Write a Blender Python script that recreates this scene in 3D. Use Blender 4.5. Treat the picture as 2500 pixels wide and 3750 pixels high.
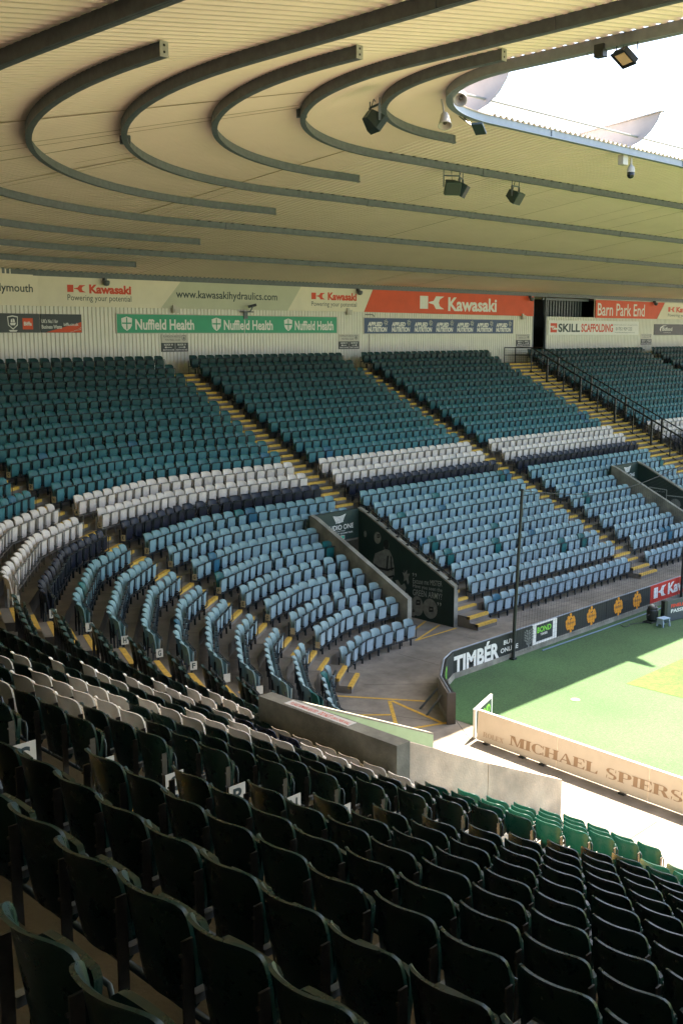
import bpy, math, random
import numpy as np
from mathutils import Matrix, Vector
random.seed(7); rng = np.random.default_rng(7)
for o in list(bpy.data.objects): bpy.data.objects.remove(o)
SC = bpy.context.scene; COL = SC.collection
R = math.radians

# ------------------------------------------------------------------ camera, sky, sun, exposure
CAM = Vector((-39.845, -22.79, 8.448)); YAW, PITCH, ROLL, FL = 0.7817, -0.1652, -0.0033, 1.0288
fw = Vector((math.sin(YAW)*math.cos(PITCH), math.cos(YAW)*math.cos(PITCH), math.sin(PITCH)))
rt = Vector((math.cos(YAW), -math.sin(YAW), 0)); up = rt.cross(fw)
rt, up = math.cos(ROLL)*rt+math.sin(ROLL)*up, -math.sin(ROLL)*rt+math.cos(ROLL)*up
cd = bpy.data.cameras.new('camera'); co = bpy.data.objects.new('camera', cd); COL.objects.link(co)
cd.sensor_fit = 'VERTICAL'; cd.sensor_height = 24; cd.lens = 24*FL; cd.clip_start = .05; cd.clip_end = 2000
M = Matrix((rt, up, -fw)).transposed().to_4x4(); M.translation = CAM; co.matrix_world = M; SC.camera = co

SUN = Vector((.57, .095, 1)).normalized()
w = bpy.data.worlds.new('World'); SC.world = w; w.use_nodes = True
nt = w.node_tree; bg = nt.nodes['Background']; sk = nt.nodes.new('ShaderNodeTexSky')
sk.sky_type = 'NISHITA'; sk.sun_disc = False; sk.sun_elevation = math.asin(SUN.z); sk.sun_rotation = math.atan2(SUN.x, SUN.y)
sk.dust_density = 2.5; sk.air_density = 1.0
nt.links.new(sk.outputs[0], bg.inputs[0]); bg.inputs[1].default_value = .068
sl = bpy.data.lights.new('sun', 'SUN'); sl.energy = 3.6; sl.angle = R(.5); sl.color = (1, .875, .70)
so = bpy.data.objects.new('sun', sl); COL.objects.link(so); so.rotation_euler = SUN.to_track_quat('Z', 'Y').to_euler(); so.location = (0, 0, 40)
SC.view_settings.view_transform = 'Standard'; SC.view_settings.look = 'None'; SC.view_settings.exposure = 3.3; SC.view_settings.gamma = 1
SC.cycles.max_bounces = 8; SC.cycles.diffuse_bounces = 5; SC.cycles.use_denoising = True

# ------------------------------------------------------------------ materials
def mat(name, col, rough=.6, var=0, scale=4, bump=0, bscale=60, metal=0, spec=.5, grime=0):
    m = bpy.data.materials.new(name); m.use_nodes = True; n = m.node_tree.nodes; l = m.node_tree.links
    b = n['Principled BSDF']; b.inputs['Base Color'].default_value = (*col, 1); b.inputs['Roughness'].default_value = rough
    b.inputs['Metallic'].default_value = metal; b.inputs['Specular IOR Level'].default_value = spec
    g = n.new('ShaderNodeNewGeometry')
    if var:
        t = n.new('ShaderNodeTexNoise'); t.inputs['Scale'].default_value = scale; t.inputs['Detail'].default_value = 7; t.inputs['Roughness'].default_value = .65
        l.new(g.outputs['Position'], t.inputs['Vector'])
        r = n.new('ShaderNodeMapRange'); r.inputs[1].default_value = .28; r.inputs[2].default_value = .72; r.inputs[3].default_value = 1-var; r.inputs[4].default_value = 1+var*.6
        l.new(t.outputs['Fac'], r.inputs[0])
        v = n.new('ShaderNodeVectorMath'); v.operation = 'SCALE'; v.inputs[0].default_value = col; l.new(r.outputs[0], v.inputs['Scale'])
        l.new(v.outputs[0], b.inputs['Base Color'])
        if grime:
            t2 = n.new('ShaderNodeTexNoise'); t2.inputs['Scale'].default_value = grime; t2.inputs['Detail'].default_value = 9
            l.new(g.outputs['Position'], t2.inputs['Vector'])
            r2 = n.new('ShaderNodeMapRange'); r2.inputs[1].default_value = .35; r2.inputs[2].default_value = .62; r2.inputs[3].default_value = .62; r2.inputs[4].default_value = 1
            l.new(t2.outputs['Fac'], r2.inputs[0])
            v2 = n.new('ShaderNodeVectorMath'); v2.operation = 'SCALE'; l.new(v.outputs[0], v2.inputs[0]); l.new(r2.outputs[0], v2.inputs['Scale'])
            l.new(v2.outputs[0], b.inputs['Base Color'])
    if bump:
        t = n.new('ShaderNodeTexNoise'); t.inputs['Scale'].default_value = bscale; t.inputs['Detail'].default_value = 4
        l.new(g.outputs['Position'], t.inputs['Vector'])
        bp = n.new('ShaderNodeBump'); bp.inputs['Strength'].default_value = bump; bp.inputs['Distance'].default_value = .02
        l.new(t.outputs['Fac'], bp.inputs['Height']); l.new(bp.outputs[0], b.inputs['Normal'])
    return m
def seatmat(name, col, rough=.38, attr=False):
    m = bpy.data.materials.new(name); m.use_nodes = True; n = m.node_tree.nodes; l = m.node_tree.links
    b = n['Principled BSDF']; b.inputs['Roughness'].default_value = rough; b.inputs['Specular IOR Level'].default_value = .25 if attr else .4
    g = n.new('ShaderNodeNewGeometry'); t = n.new('ShaderNodeTexNoise'); t.inputs['Scale'].default_value = 9; t.inputs['Detail'].default_value = 8; t.inputs['Roughness'].default_value = .7
    l.new(g.outputs['Position'], t.inputs['Vector'])
    r = n.new('ShaderNodeMapRange'); r.inputs[1].default_value = .3; r.inputs[2].default_value = .7; r.inputs[3].default_value = .86; r.inputs[4].default_value = 1.08
    l.new(t.outputs['Fac'], r.inputs[0])
    v = n.new('ShaderNodeVectorMath'); v.operation = 'SCALE'; l.new(r.outputs[0], v.inputs['Scale'])
    if attr:
        a = n.new('ShaderNodeAttribute'); a.attribute_name = 'seat_colour'; l.new(a.outputs['Color'], v.inputs[0])
    else:
        oi = n.new('ShaderNodeObjectInfo'); mr = n.new('ShaderNodeMapRange'); mr.inputs[3].default_value = .8; mr.inputs[4].default_value = 1.25
        l.new(oi.outputs['Random'], mr.inputs[0]); v0 = n.new('ShaderNodeVectorMath'); v0.operation = 'SCALE'; v0.inputs[0].default_value = col
        l.new(mr.outputs[0], v0.inputs['Scale']); l.new(v0.outputs[0], v.inputs[0])
    l.new(v.outputs[0], b.inputs['Base Color'])
    r3 = n.new('ShaderNodeMapRange'); r3.inputs[1].default_value = .35; r3.inputs[2].default_value = .7; r3.inputs[3].default_value = rough-.08; r3.inputs[4].default_value = rough+.14
    l.new(t.outputs['Fac'], r3.inputs[0]); l.new(r3.outputs[0], b.inputs['Roughness'])
    return m
CONC = mat('concrete', (.22, .19, .155), .85, .3, 1.3, .3, 40, grime=.8)
CONCL = mat('bounce_lit_concrete', (.78, .63, .47), .85, .12, 2.2, .3, 30, grime=1.5)  # wall concrete with bounced sunlight put into a lighter, warmer colour
CONCW = mat('wall_concrete', (.27, .26, .21), .85, .35, 2.2, .3, 30, grime=1.5)
PAVE = mat('paving', (.29, .25, .20), .88, .28, 2.5, .4, 70, grime=.5)
YEL = mat('yellow_paint', (.66, .40, .06), .7, .35, 9)
TURF = mat('turf', (.055, .132, .040), .9, .5, 19, .6, 60, grime=.25)
LAWN = mat('lawn', (.070, .13, .012), .9, .6, 10, .6, 60, grime=1.1)
GALV = mat('galvanised', (.105, .125, .14), .5, .3, 6, metal=.1)
GALVL = mat('pale_galvanised', (.40,.40,.34), .5, .3, 6)
RUST = mat('joint_brown', (.40,.27,.14), .8, .4, 3)
GALVB = mat('fascia', (.25, .28, .31), .45, .15, 6, metal=.3)
SHEET = mat('roof_sheet', (.90, .745, .63), .6, .05, .5)
CREAM = mat('wall_sheet', (.74, .70, .62), .6, .08, 1.5)
BANNER = mat('cream_banner', (.74, .67, .53), .65, .07, 1.2)
BANNER2 = mat('grey_banner', (.50, .50, .38), .65, .07, 1.2)
REDB = mat('red_banner', (.66, .07, .012), .6, .1, 1.5)
REDP = mat('red_board', (.50, .018, .01), .5, .1, 2)
BLK = mat('black_board', (.014, .017, .018), .5, .2, 3)
NAVYB = mat('navy_sign', (.012, .05, .14), .5, .1, 3)
GREENS = mat('green_sign', (.012, .30, .15), .5, .1, 2)
CHAR = mat('charcoal_sign', (.02, .026, .03), .5, .1, 3)
WHITE = mat('white_paint', (.72, .70, .66), .55, .06, 5)
INK = mat('dark_ink', (.025, .045, .05), .6)
INKR = mat('red_ink', (.62, .06, .02), .6)
LIME = mat('lime_ink', (.22, .62, .06), .6)
AMBER = mat('amber_ink', (.66, .26, .01), .6)
TANL = mat('tan_ink', (.42, .28, .18), .6)
TANP = mat('pale_tan_ink', (.60, .46, .35), .6)
MSB = mat('cream_board', (.80, .70, .60), .6, .07, 3)
DKGR = mat('dark_green_wall', (.010, .028, .022), .55, .25, 3)
INNERG = mat('pale_green_wall', (.30, .42, .25), .7, .15, 3)
MUR = mat('mural_grey', (.20, .21, .19), .7, .35, 7)
MURD = mat('mural_dark', (.012, .016, .015), .7)
MURL = mat('mural_chalk', (.33, .36, .34), .7)
STEEL = mat('dark_steel', (.02, .024, .026), .45, metal=.2)
TUBE = mat('seat_tube', (.05, .07, .085), .45, metal=.3)
POST = mat('seat_post', (.075, .066, .055), .5, .3, 20, metal=.4)
BRK = mat('seat_bracket', (.22, .225, .215), .45, .3, 20, metal=.3)
PLATE = mat('plate', (.62, .60, .55), .6, .1, 10)
PLATEC = mat('cream_plate', (.42, .36, .24), .7, .15, 10)
SPK = mat('speaker_green', (.022, .042, .038), .5, .15, 5)
OFFW = mat('off_white', (.50, .46, .40), .5, .08, 6)
NETM = mat('net_cord', (.03, .03, .03), .8)
DARK = mat('dark_inside', (.02, .022, .02), .9)
GLASSY = mat('lens_black', (.01, .012, .014), .15)
STOOL = mat('stool_blue', (.30, .40, .50), .5)
LAMPG = mat('lamp_glass', (.75, .55, .32), .3)
EXITG = mat('exit_green', (.01, .35, .22), .5)
WOOD = mat('end_board', (.07, .058, .048), .7, .2, 6)
RAFT = mat('rafter_white', (.25, .255, .265), .5, .08, 3)
S_GREEN = seatmat('seat_green', (.0038, .024, .0185), .30)
S_WHITE = seatmat('seat_white', (.88, .79, .68), .5)
S_LIT = seatmat('seat_sunlit_green', (.012, .052, .043), .3)  # brighter copy of the seat green, sunlight on the front rows painted in
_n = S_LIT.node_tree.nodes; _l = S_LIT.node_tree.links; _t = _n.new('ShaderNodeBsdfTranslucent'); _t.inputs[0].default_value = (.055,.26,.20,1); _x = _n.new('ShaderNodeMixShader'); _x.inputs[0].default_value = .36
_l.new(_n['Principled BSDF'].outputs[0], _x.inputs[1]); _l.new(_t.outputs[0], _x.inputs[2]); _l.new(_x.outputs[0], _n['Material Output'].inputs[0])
S_NAVY = seatmat('seat_navy', (.012, .016, .030), .25)
S_TEAL = seatmat('seat_teal', (.02, .16, .115), .33)
S_ATTR = seatmat('seat_faded_shaded', None, .42, True)

# ------------------------------------------------------------------ builders
class MB:
    def __init__(s): s.v = []; s.f = []; s.m = []
    def add(s, vs, fs, mi=0):
        b = len(s.v); s.v += [tuple(p) for p in vs]; s.f += [tuple(b+i for i in f) for f in fs]; s.m += [mi]*len(fs); return s
    def box(s, a, b, mi=0, X=None):
        x0, y0, z0 = a; x1, y1, z1 = b
        vs = [(x0,y0,z0),(x1,y0,z0),(x1,y1,z0),(x0,y1,z0),(x0,y0,z1),(x1,y0,z1),(x1,y1,z1),(x0,y1,z1)]
        if X is not None: vs = [X @ Vector(p) for p in vs]
        return s.add(vs, [(0,3,2,1),(4,5,6,7),(0,1,5,4),(1,2,6,5),(2,3,7,6),(3,0,4,7)], mi)
    def prism(s, poly, depth, X=None, mi=0):
        """poly in (x,z) plane at y=0..depth, transformed by X"""
        n = len(poly); vs = [Vector((p[0], 0, p[1])) for p in poly]+[Vector((p[0], depth, p[1])) for p in poly]
        if X is not None: vs = [X @ p for p in vs]
        return s.add(vs, [tuple(range(n)), tuple(range(2*n-1, n-1, -1))]+[(i, i+n, (i+1) % n+n, (i+1) % n) for i in range(n)], mi)
    def tube(s, pts, r, seg=6, mi=0, closed=False):
        P = [Vector(p) for p in pts]; n = len(P); rings = []
        for i in range(n):
            a = P[i-1] if (i > 0 or closed) else P[i]; b = P[(i+1) % n] if (i < n-1 or closed) else P[i]
            t = (b-a).normalized(); u = t.cross(Vector((0,0,1)));
            if u.length < 1e-3: u = Vector((1,0,0))
            u.normalize(); v = t.cross(u); rr = r[i] if isinstance(r, (list, tuple)) else r
            rings.append([P[i]+rr*(math.cos(2*math.pi*k/seg)*u+math.sin(2*math.pi*k/seg)*v) for k in range(seg)])
        vs = [p for g in rings for p in g]; fs = []
        for i in range(n if closed else n-1):
            j = (i+1) % n
            for k in range(seg): fs.append((i*seg+k, i*seg+(k+1) % seg, j*seg+(k+1) % seg, j*seg+k))
        if not closed: fs += [tuple(range(seg-1, -1, -1)), tuple((n-1)*seg+k for k in range(seg))]
        return s.add(vs, fs, mi)
    def lathe(s, prof, X=None, seg=16, mi=0):
        vs = []; 
        for r, z in prof:
            for k in range(seg): vs.append(Vector((r*math.cos(2*math.pi*k/seg), r*math.sin(2*math.pi*k/seg), z)))
        if X is not None: vs = [X @ p for p in vs]
        fs = [(i*seg+k, i*seg+(k+1) % seg, (i+1)*seg+(k+1) % seg, (i+1)*seg+k) for i in range(len(prof)-1) for k in range(seg)]
        fs += [tuple(range(seg-1, -1, -1)), tuple((len(prof)-1)*seg+k for k in range(seg))]
        return s.add(vs, fs, mi)
    def build(s, name, mats, parent=None, smooth=False):
        me = bpy.data.meshes.new(name); me.from_pydata(s.v, [], s.f)
        for m in (mats if isinstance(mats, (list, tuple)) else [mats]): me.materials.append(m)
        if any(s.m): me.polygons.foreach_set('material_index', s.m)
        if smooth: me.polygons.foreach_set('use_smooth', [True]*len(s.f))
        me.update(); o = bpy.data.objects.new(name, me); COL.objects.link(o)
        if parent: o.parent = parent; o.matrix_parent_inverse = parent.matrix_world.inverted() if False else Matrix.Translation(-Vector(parent.location))
        return o
def tag(o, label, cat=None, group=None, kind=None):
    if label: o['label'] = label
    if cat: o['category'] = cat
    if group: o['group'] = group
    if kind: o['kind'] = kind
    return o
def thing(name, label, cat, loc=(0,0,0), group=None):
    o = bpy.data.objects.new(name, None); COL.objects.link(o); o.location = loc; o.empty_display_size = .2
    return tag(o, label, cat, group)
def frame(o, x, n):
    """matrix with local x along x, local z up(ish), local -y towards n (viewer)"""
    x = Vector(x).normalized(); n = Vector(n).normalized(); z = n.cross(x)*-1
    z = x.cross(-n) ; m = Matrix((x, -n, z)).transposed().to_4x4(); m.translation = Vector(o); return m
_font_cache = {}
def glyphs(st, bold=0, space=1):
    key = (st, bold, space)
    if key not in _font_cache:
        cu = bpy.data.curves.new('lettering', 'FONT'); cu.body = st; cu.size = 1; cu.offset = bold; cu.space_character = space; cu.resolution_u = 3; cu.fill_mode = 'FRONT'
        ob = bpy.data.objects.new('lettering', cu); COL.objects.link(ob)
        dg = bpy.context.evaluated_depsgraph_get(); me = ob.evaluated_get(dg).to_mesh()
        vs = [tuple(v.co) for v in me.vertices]; fs = [tuple(p.vertices) for p in me.polygons]
        ob.evaluated_get(dg).to_mesh_clear(); bpy.data.objects.remove(ob); bpy.data.curves.remove(cu)
        xs = [p[0] for p in vs]; ys = [p[1] for p in vs]
        x0, x1, y0, y1 = min(xs), max(xs), min(ys), max(ys)
        _font_cache[key] = ([((p[0]-x0)/(x1-x0), (p[1]-y0)/(y1-y0)) for p in vs], fs)
    return _font_cache[key]
def text_into(mb, st, F, x0, x1, z0, z1, y=-.006, bold=0, shear=0, mi=0, space=1):
    vs, fs = glyphs(st, bold, space)
    mb.add([F @ Vector((x0+(x1-x0)*p[0]+shear*(z1-z0)*p[1], y, z0+(z1-z0)*p[1])) for p in vs], fs, mi)
def text(parent, st, F, x0, x1, z0, z1, m, y=-.006, bold=0, shear=0, space=1, name='lettering'):
    mb = MB(); text_into(mb, st, F, x0, x1, z0, z1, y, bold, shear, 0, space); return mb.build(name, m, parent)
def flat(parent, name, poly, F, m, y=-.004):
    n = len(poly); mb = MB(); mb.add([F @ Vector((p[0], y, p[1])) for p in poly], [tuple(range(n))]); return mb.build(name, m, parent)
def flats(parent, name, polys, F, m, y=-.004):
    mb = MB()
    for poly in polys: mb.add([F @ Vector((p[0], y, p[1])) for p in poly], [tuple(range(len(poly)))])
    return mb.build(name, m, parent)
def ell(cx, cz, rx, rz, n=20, rot=0):
    c, s_ = math.cos(rot), math.sin(rot)
    return [(cx+rx*math.cos(2*math.pi*k/n)*c-rz*math.sin(2*math.pi*k/n)*s_, cz+rx*math.cos(2*math.pi*k/n)*s_+rz*math.sin(2*math.pi*k/n)*c) for k in range(n)]
def ordinal(n):
    W = ['first','second','third','fourth','fifth','sixth','seventh','eighth','ninth','tenth','eleventh','twelfth','thirteenth','fourteenth','fifteenth','sixteenth','seventeenth','eighteenth','nineteenth','twentieth']
    if n <= 20: return W[n-1]
    return 'twenty-'+W[n-21] if n < 30 else ('thirtieth' if n == 30 else 'thirty-'+W[n-31])

# ------------------------------------------------------------------ bowl geometry
ROWS = 'ABCDEFGHJKLMNPQRSTUVWXY'; D = .76; RISE = .3637; ZW = -1.44; SH = .84
AL = [R(a) for a in (0, 7.5, 22.5, 37.5, 52.5, 67.5, 82.5, 90)]; OF = [0, 2.146, 6.574, 11.157, 15.57, 19.53, 23.1, 24.55]
def nrm(j): return Vector((-math.sin(AL[j]), math.cos(AL[j]), 0))
def tng(j): return Vector((math.cos(AL[j]), math.sin(AL[j]), 0))
def crease(j, o):
    a, b = nrm(j), nrm(j+1); det = a.x*b.y-a.y*b.x; c, d = OF[j]+o, OF[j+1]+o
    return Vector(((c*b.y-a.y*d)/det, (a.x*d-c*b.x)/det, 0))
def orow(k): return D*(k-1) if k else -.741
def ztop(k): return RISE*(k-1) if k else -.595
def zfl(k): return ztop(k)-SH if k else ZW
def onf(j, o, s):          # point on facet j at offset o whose world x (facet 0) or y (facet 7) is s
    return Vector((s, o, 0)) if j == 0 else Vector((-24.55-o, s, 0))
FARX, NEARY = 62, -40
V1 = (-14.6, -12.4); V2 = (5.4, 7.6); VN = (-12.62, -9.82)

# ground, walkway, turf
mb = MB(); mb.add([(-300,-300,ZW),(300,-300,ZW),(300,300,ZW),(-300,300,ZW)], [(0,1,2,3)]); tag(mb.build('ground', PAVE), 'grey concrete walkway at the foot of the stand', kind='structure')
mb = MB(); mb.add([(x,y,ZW+.004) for x,y in [(-19.25,-90),(75,-90),(75,-4.1),(-16.74,-4.1),(-17.45,-4.38),(-18.62,-5.26),(-19.25,-6.05)]], [tuple(range(7))]); tag(mb.build('turf', TURF), 'short green artificial turf around the pitch', kind='structure')
mb = MB(); mb.add([(x,y,ZW+.010) for x,y in [(-13.6,-80),(75,-80),(75,-7.9),(-13.56,-7.9)]], [(0,1,2,3)]); tag(mb.build('pitch', LAWN), 'bright mown grass pitch corner', kind='structure')

# terrace
def sections():
    S = []
    def f0(x): return lambda o: onf(0, o, x)
    def f7(y): return lambda o: onf(7, o, y)
    cr = [(lambda j: (lambda o: crease(j, o)))(j) for j in range(7)]
    for a, b in ((FARX, V2[1]), (V2[1], V2[0]), (V2[0], V1[1]), (V1[1], V1[0])): S.append((f0(a), f0(b), 7 if (a, b) in ((V2[1], V2[0]), (V1[1], V1[0])) else 1))
    S.append((f0(V1[0]), cr[0], 1))
    for j in range(6): S.append((cr[j], cr[j+1], 1))
    S.append((cr[6], f7(VN[1]), 1)); S.append((f7(VN[1]), f7(VN[0]), 7)); S.append((f7(VN[0]), f7(NEARY), 1))
    return S
mb = MB()
for a, b, k0 in sections():
    o0 = orow(k0)-.55; prof = [(o0, ZW if k0 == 1 else zfl(7)-.30), (o0, zfl(k0))]
    for k in range(k0, 23):
        prof.append((orow(k)+.21, zfl(k)))
        prof.append((orow(k)+.21, zfl(k+1) if k < 22 else zfl(k)))
    prof[-1] = (17.3, zfl(22)); prof[-2] = (17.25, zfl(22))
    vs = []
    for o, z in prof:
        for p in (a(o), b(o)): vs.append((p.x, p.y, z))
    mb.add(vs, [(2*i, 2*i+1, 2*i+3, 2*i+2) for i in range(len(prof)-1)])
terr = tag(mb.build('seating_terrace', CONC), 'stepped grey concrete terrace wrapping the corner under the seats', 'terrace')

mb = MB(); rj = random.Random(5)
for k in range(1, 22):
    o = orow(k); z = zfl(k)+.003
    spots = [(crease(j, o), nrm(j), tng(j)) for j in range(7)]+[(onf(0, o, x+rj.uniform(-.05,.05)), nrm(0), tng(0)) for x in (-6.2,3.9,8.6,20,25)]+[(crease(j, o)+(crease(j+1, o)-crease(j, o))*.5, nrm(j+1), tng(j+1)) for j in range(6)]
    for c, n_, t in spots:
        q4 = [c-n_*.54-t*.008, c-n_*.54+t*.008, c+n_*.20+t*.008, c+n_*.20-t*.008]; mb.add([(p.x,p.y,z) for p in q4], [(0,1,2,3)])
jt = mb.build('joints', DARK, terr)
mb = MB()
for i, (p, q_) in enumerate((((-18.9,-2.6),(-17.2,-4.2)),((-16.0,-1.3),(-16.0,-3.95)),((-13.0,-1.6),(-13.0,-3.95)),((-9.5,-1.3),(-9.5,-3.95)),((-6,-1.3),(-6,-3.95)),((-2.5,-1.3),(-2.5,-3.95)),((-19.3,-6.3),(-20.1,-7.4)),((-21.4,-2.2),(-19.6,-6.2)),((-23.8,-9),(-20.9,-9)),((-23.8,-12.9),(-20.9,-12.9)),((-23.8,-16),(-21,-16)),((-19.27,-6.2),(-19.27,-20)))):
    p, q_ = Vector((*p,0)), Vector((*q_,0)); t = (q_-p).normalized(); n_ = Vector((-t.y,t.x,0))*.008
    mb.add([(v.x,v.y,ZW+.0025+.0001*i) for v in (p-n_,q_-n_,q_+n_,p+n_)], [(0,1,2,3)])
tag(mb.build('paving_joints', DARK), 'thin dark joints between walkway slabs', kind='structure')
# ------------------------------------------------------------------ corrugated back wall
def wall_path(o, pts): return pts
ring = [Vector((FARX, 17.3, 0))]+[crease(j, 17.3) for j in range(7)]+[Vector((-24.55-17.3, NEARY, 0))]
def corr(mb, p, q_, z0, z1, pitch=.2, dep=.035, mi=0):
    d = q_-p; L = d.length; t = d/L; n = Vector((-t.y, t.x, 0)); # n: to the left of travel; travelling far->near the pitch is on the left
    N = max(1, int(L/pitch)); st = []
    for i in range(N):
        for f, h in ((0,0),(.14,dep),(.36,dep),(.5,0)): st.append((pitch*(i+f)*L/(N*pitch), h))
    st.append((L, 0)); vs = []
    for s, h in st:
        pp = p+t*s+n*h; vs += [(pp.x,pp.y,z0),(pp.x,pp.y,z1)]
    mb.add(vs, [(2*i, 2*i+2, 2*i+3, 2*i+1) for i in range(len(st)-1)], mi)
wall = thing('back_wall', 'cream corrugated metal wall behind the top row of seats', 'wall')
mb = MB()
Z0, Z1 = 6.6, 11.16
corr(mb, Vector((FARX,17.3,0)), Vector((24.45,17.3,0)), Z0, Z1); corr(mb, Vector((24.45,17.3,0)), Vector((18.75,17.3,0)), Z0, 9.68); corr(mb, Vector((17.25,17.3,0)), ring[1], Z0, Z1)
for i in range(1, 6): corr(mb, ring[i], ring[i+1], Z0, Z1)
mb.build('cladding', CREAM, wall)
mb = MB()
for i in range(6, 8): corr(mb, ring[i], ring[i+1], Z0, 12)
mb.build('unseen_dark_cladding', CHAR, wall)  # unseen behind the camera, coloured dark to cut bounce on purlins and foreground
mb = MB(); mb.box((16.9,22.0,6.5),(30,22.1,11.2)); mb.box((16.9,17.36,6.5),(17.0,22,11.2)); mb.box((17,17.4,6.45),(30,22,6.5)); mb.box((29.9,17.4,6.5),(30,22,11.2)); mb.box((17,17.4,11.15),(30,22,11.2)); mb.build('recess_lining', mat('recess_grey', (.10,.11,.10), .8, .3, 2), wall)
mb = MB()
for i in range(14): mb.box((19.4+i*.36,17.9+.02*i,9.7),(19.55+i*.36,18.0+.02*i,10.9))
mb.box((18.9,17.7,10.75),(24.4,17.8,10.9)); mb.box((18.68,17.28,6.8),(18.80,17.42,9.68)); mb.box((17.2,17.26,6.8),(17.32,17.42,10.95)); mb.box((18.68,17.3,9.68),(18.76,17.4,10.95)); mb.build('door_frame', GALV, wall)
mb = MB(); mb.box((17.32,17.7,6.8),(17.38,18.55,9.5)); mb.build('door', CHAR, wall)

# ------------------------------------------------------------------ roof
RC = Vector((-17, -9, 0)); 
TAB = [(3.8, 4.2, 13.86), (7.4, 7.4, 13.39), (11.8, 11.2, 12.82), (16.4, 15.2, 12.22), (21.4, 19.7, 11.57), (26.3, 24.2, 10.93), (28.5, 26.2, 10.66)]   # far offset, near offset, level
def ringrz(q_):
    for (a0, b0, c0), (a1, b1, c1) in zip(TAB, TAB[1:]):
        if q_ <= a1 or a1 == 28.5: f = (q_-a0)/(a1-a0); return b0+(b1-b0)*f, c0+(c1-c0)*f
def rline(Ry, x_end=FARX, y_end=NEARY, d=0):
    Rx = ringrz(Ry)[0]+d; Ry = Ry+d; P = []; n = 32
    P.append(Vector((x_end, RC.y+Ry, 0)))
    for i in range(n+1):
        a = math.pi/2+math.pi/2*i/n; P.append(RC+Vector((Rx*math.cos(a), Ry*math.sin(a), 0)))
    P.append(Vector((RC.x-Rx, y_end, 0))); return P
def zr(Ry): return ringrz(Ry)[1]
PD = .215
roof = thing('stadium_roof', 'curved cream corrugated roof sweeping round the corner above the seats', 'roof')
# ribbed sheet
mb = MB(); st = []
for i in range(316): st += [('x', FARX-.25*(i+f), h) for f, h in ((0,0),(.2,1),(.5,1),(.7,0))]
NA = 110
for i in range(NA): st += [('a', math.pi/2+math.pi/2*(i+f)/NA, h) for f, h in ((0,0),(.2,1),(.5,1),(.7,0))]
for i in range(124): st += [('y', RC.y-.25*(i+f), h) for f, h in ((0,0),(.2,1),(.5,1),(.7,0))]
RR = [3.7, 5.4, 7.4, 9.6, 11.8, 16.4, 21.4, 26.3, 28.4]
vs = []
for kd, v_, h in st:
    for r_ in RR:
        if kd == 'x': p = Vector((v_, RC.y+r_, 0))
        elif kd == 'a': p = RC+Vector((ringrz(max(r_,3.8))[0]*math.cos(v_), r_*math.sin(v_), 0))
        else: p = Vector((RC.x-ringrz(max(r_,3.8))[0], v_, 0))
        hh = .055*h*(min(1, r_/12) if kd == 'a' else 1)
        vs.append((p.x, p.y, zr(max(r_, 3.8))+PD-.004+hh))
n = len(RR); mb.add(vs, [(i*n+j, i*n+j+1, (i+1)*n+j+1, (i+1)*n+j) for i in range(len(st)-1) for j in range(n-1)])
mb.build('roof_sheet', SHEET, roof)
def sweep(mb, P, Rr, wd, dep, zoff=0):
    """box section swept along plan points, bottom at zr(Rr)+zoff"""
    m_ = len(P); z = zr(Rr)+zoff; vs = []
    for i, p in enumerate(P):
        t = (P[min(i+1, m_-1)]-P[max(i-1, 0)]).normalized(); n_ = Vector((-t.y, t.x, 0))
        for s_, h in ((-wd/2,0),(wd/2,0),(wd/2,dep),(-wd/2,dep)): q_ = p+n_*s_; vs.append((q_.x,q_.y,z+h))
    fs = [(4*i+k, 4*i+(k+1) % 4, 4*i+4+(k+1) % 4, 4*i+4+k) for i in range(m_-1) for k in range(4)]+[(3,2,1,0), tuple(4*(m_-1)+k for k in range(4))]
    mb.add(vs, fs)
FULL = [7.4, 11.8, 16.4, 21.4]
for r_ in FULL:
    mb = MB(); sweep(mb, rline(r_), r_, .07, PD-.002); sweep(mb, rline(r_, d=-.05), r_, .09, .022, -.004)
    rr = random.Random(int(r_*10)); rx_ = ringrz(r_)[0]
    for j in range(9):
        x = -14+j*8+rr.uniform(-2, 2); mb.box((x, RC.y+r_-.052, zr(r_)-.010), (x+.30, RC.y+r_+.052, zr(r_)+PD-.006))
        y = -12-j*4.1+rr.uniform(-1, 1); mb.box((RC.x-rx_-.052, y-.30, zr(r_)-.010), (RC.x-rx_+.052, y, zr(r_)+PD-.006))
    a = math.pi/2+.86; c = RC+Vector((rx_*math.cos(a), r_*math.sin(a), 0)); X = Matrix.Translation(c+Vector((0,0,zr(r_)))) @ Matrix.Rotation(a, 4, 'Z'); mb.box((-.12,-.06,.02),(.12,.06,PD-.01), 0, X)
    mb.build('purlin', GALV, roof)
    # dark clips where the purlin meets each sheet rib
    mb = MB()
    for j in range(150):
        x = -16.9+j*.5; mb.box((x, RC.y+r_-.075, zr(r_)+PD-.03), (x+.10, RC.y+r_-.036, zr(r_)+PD-.003))
    mb.build('sheet_clips', STEEL, roof)
mb = MB(); sweep(mb, rline(26.25), 26.3, .12, .26); mb.build('eaves_beam', GALV, roof)
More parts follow.
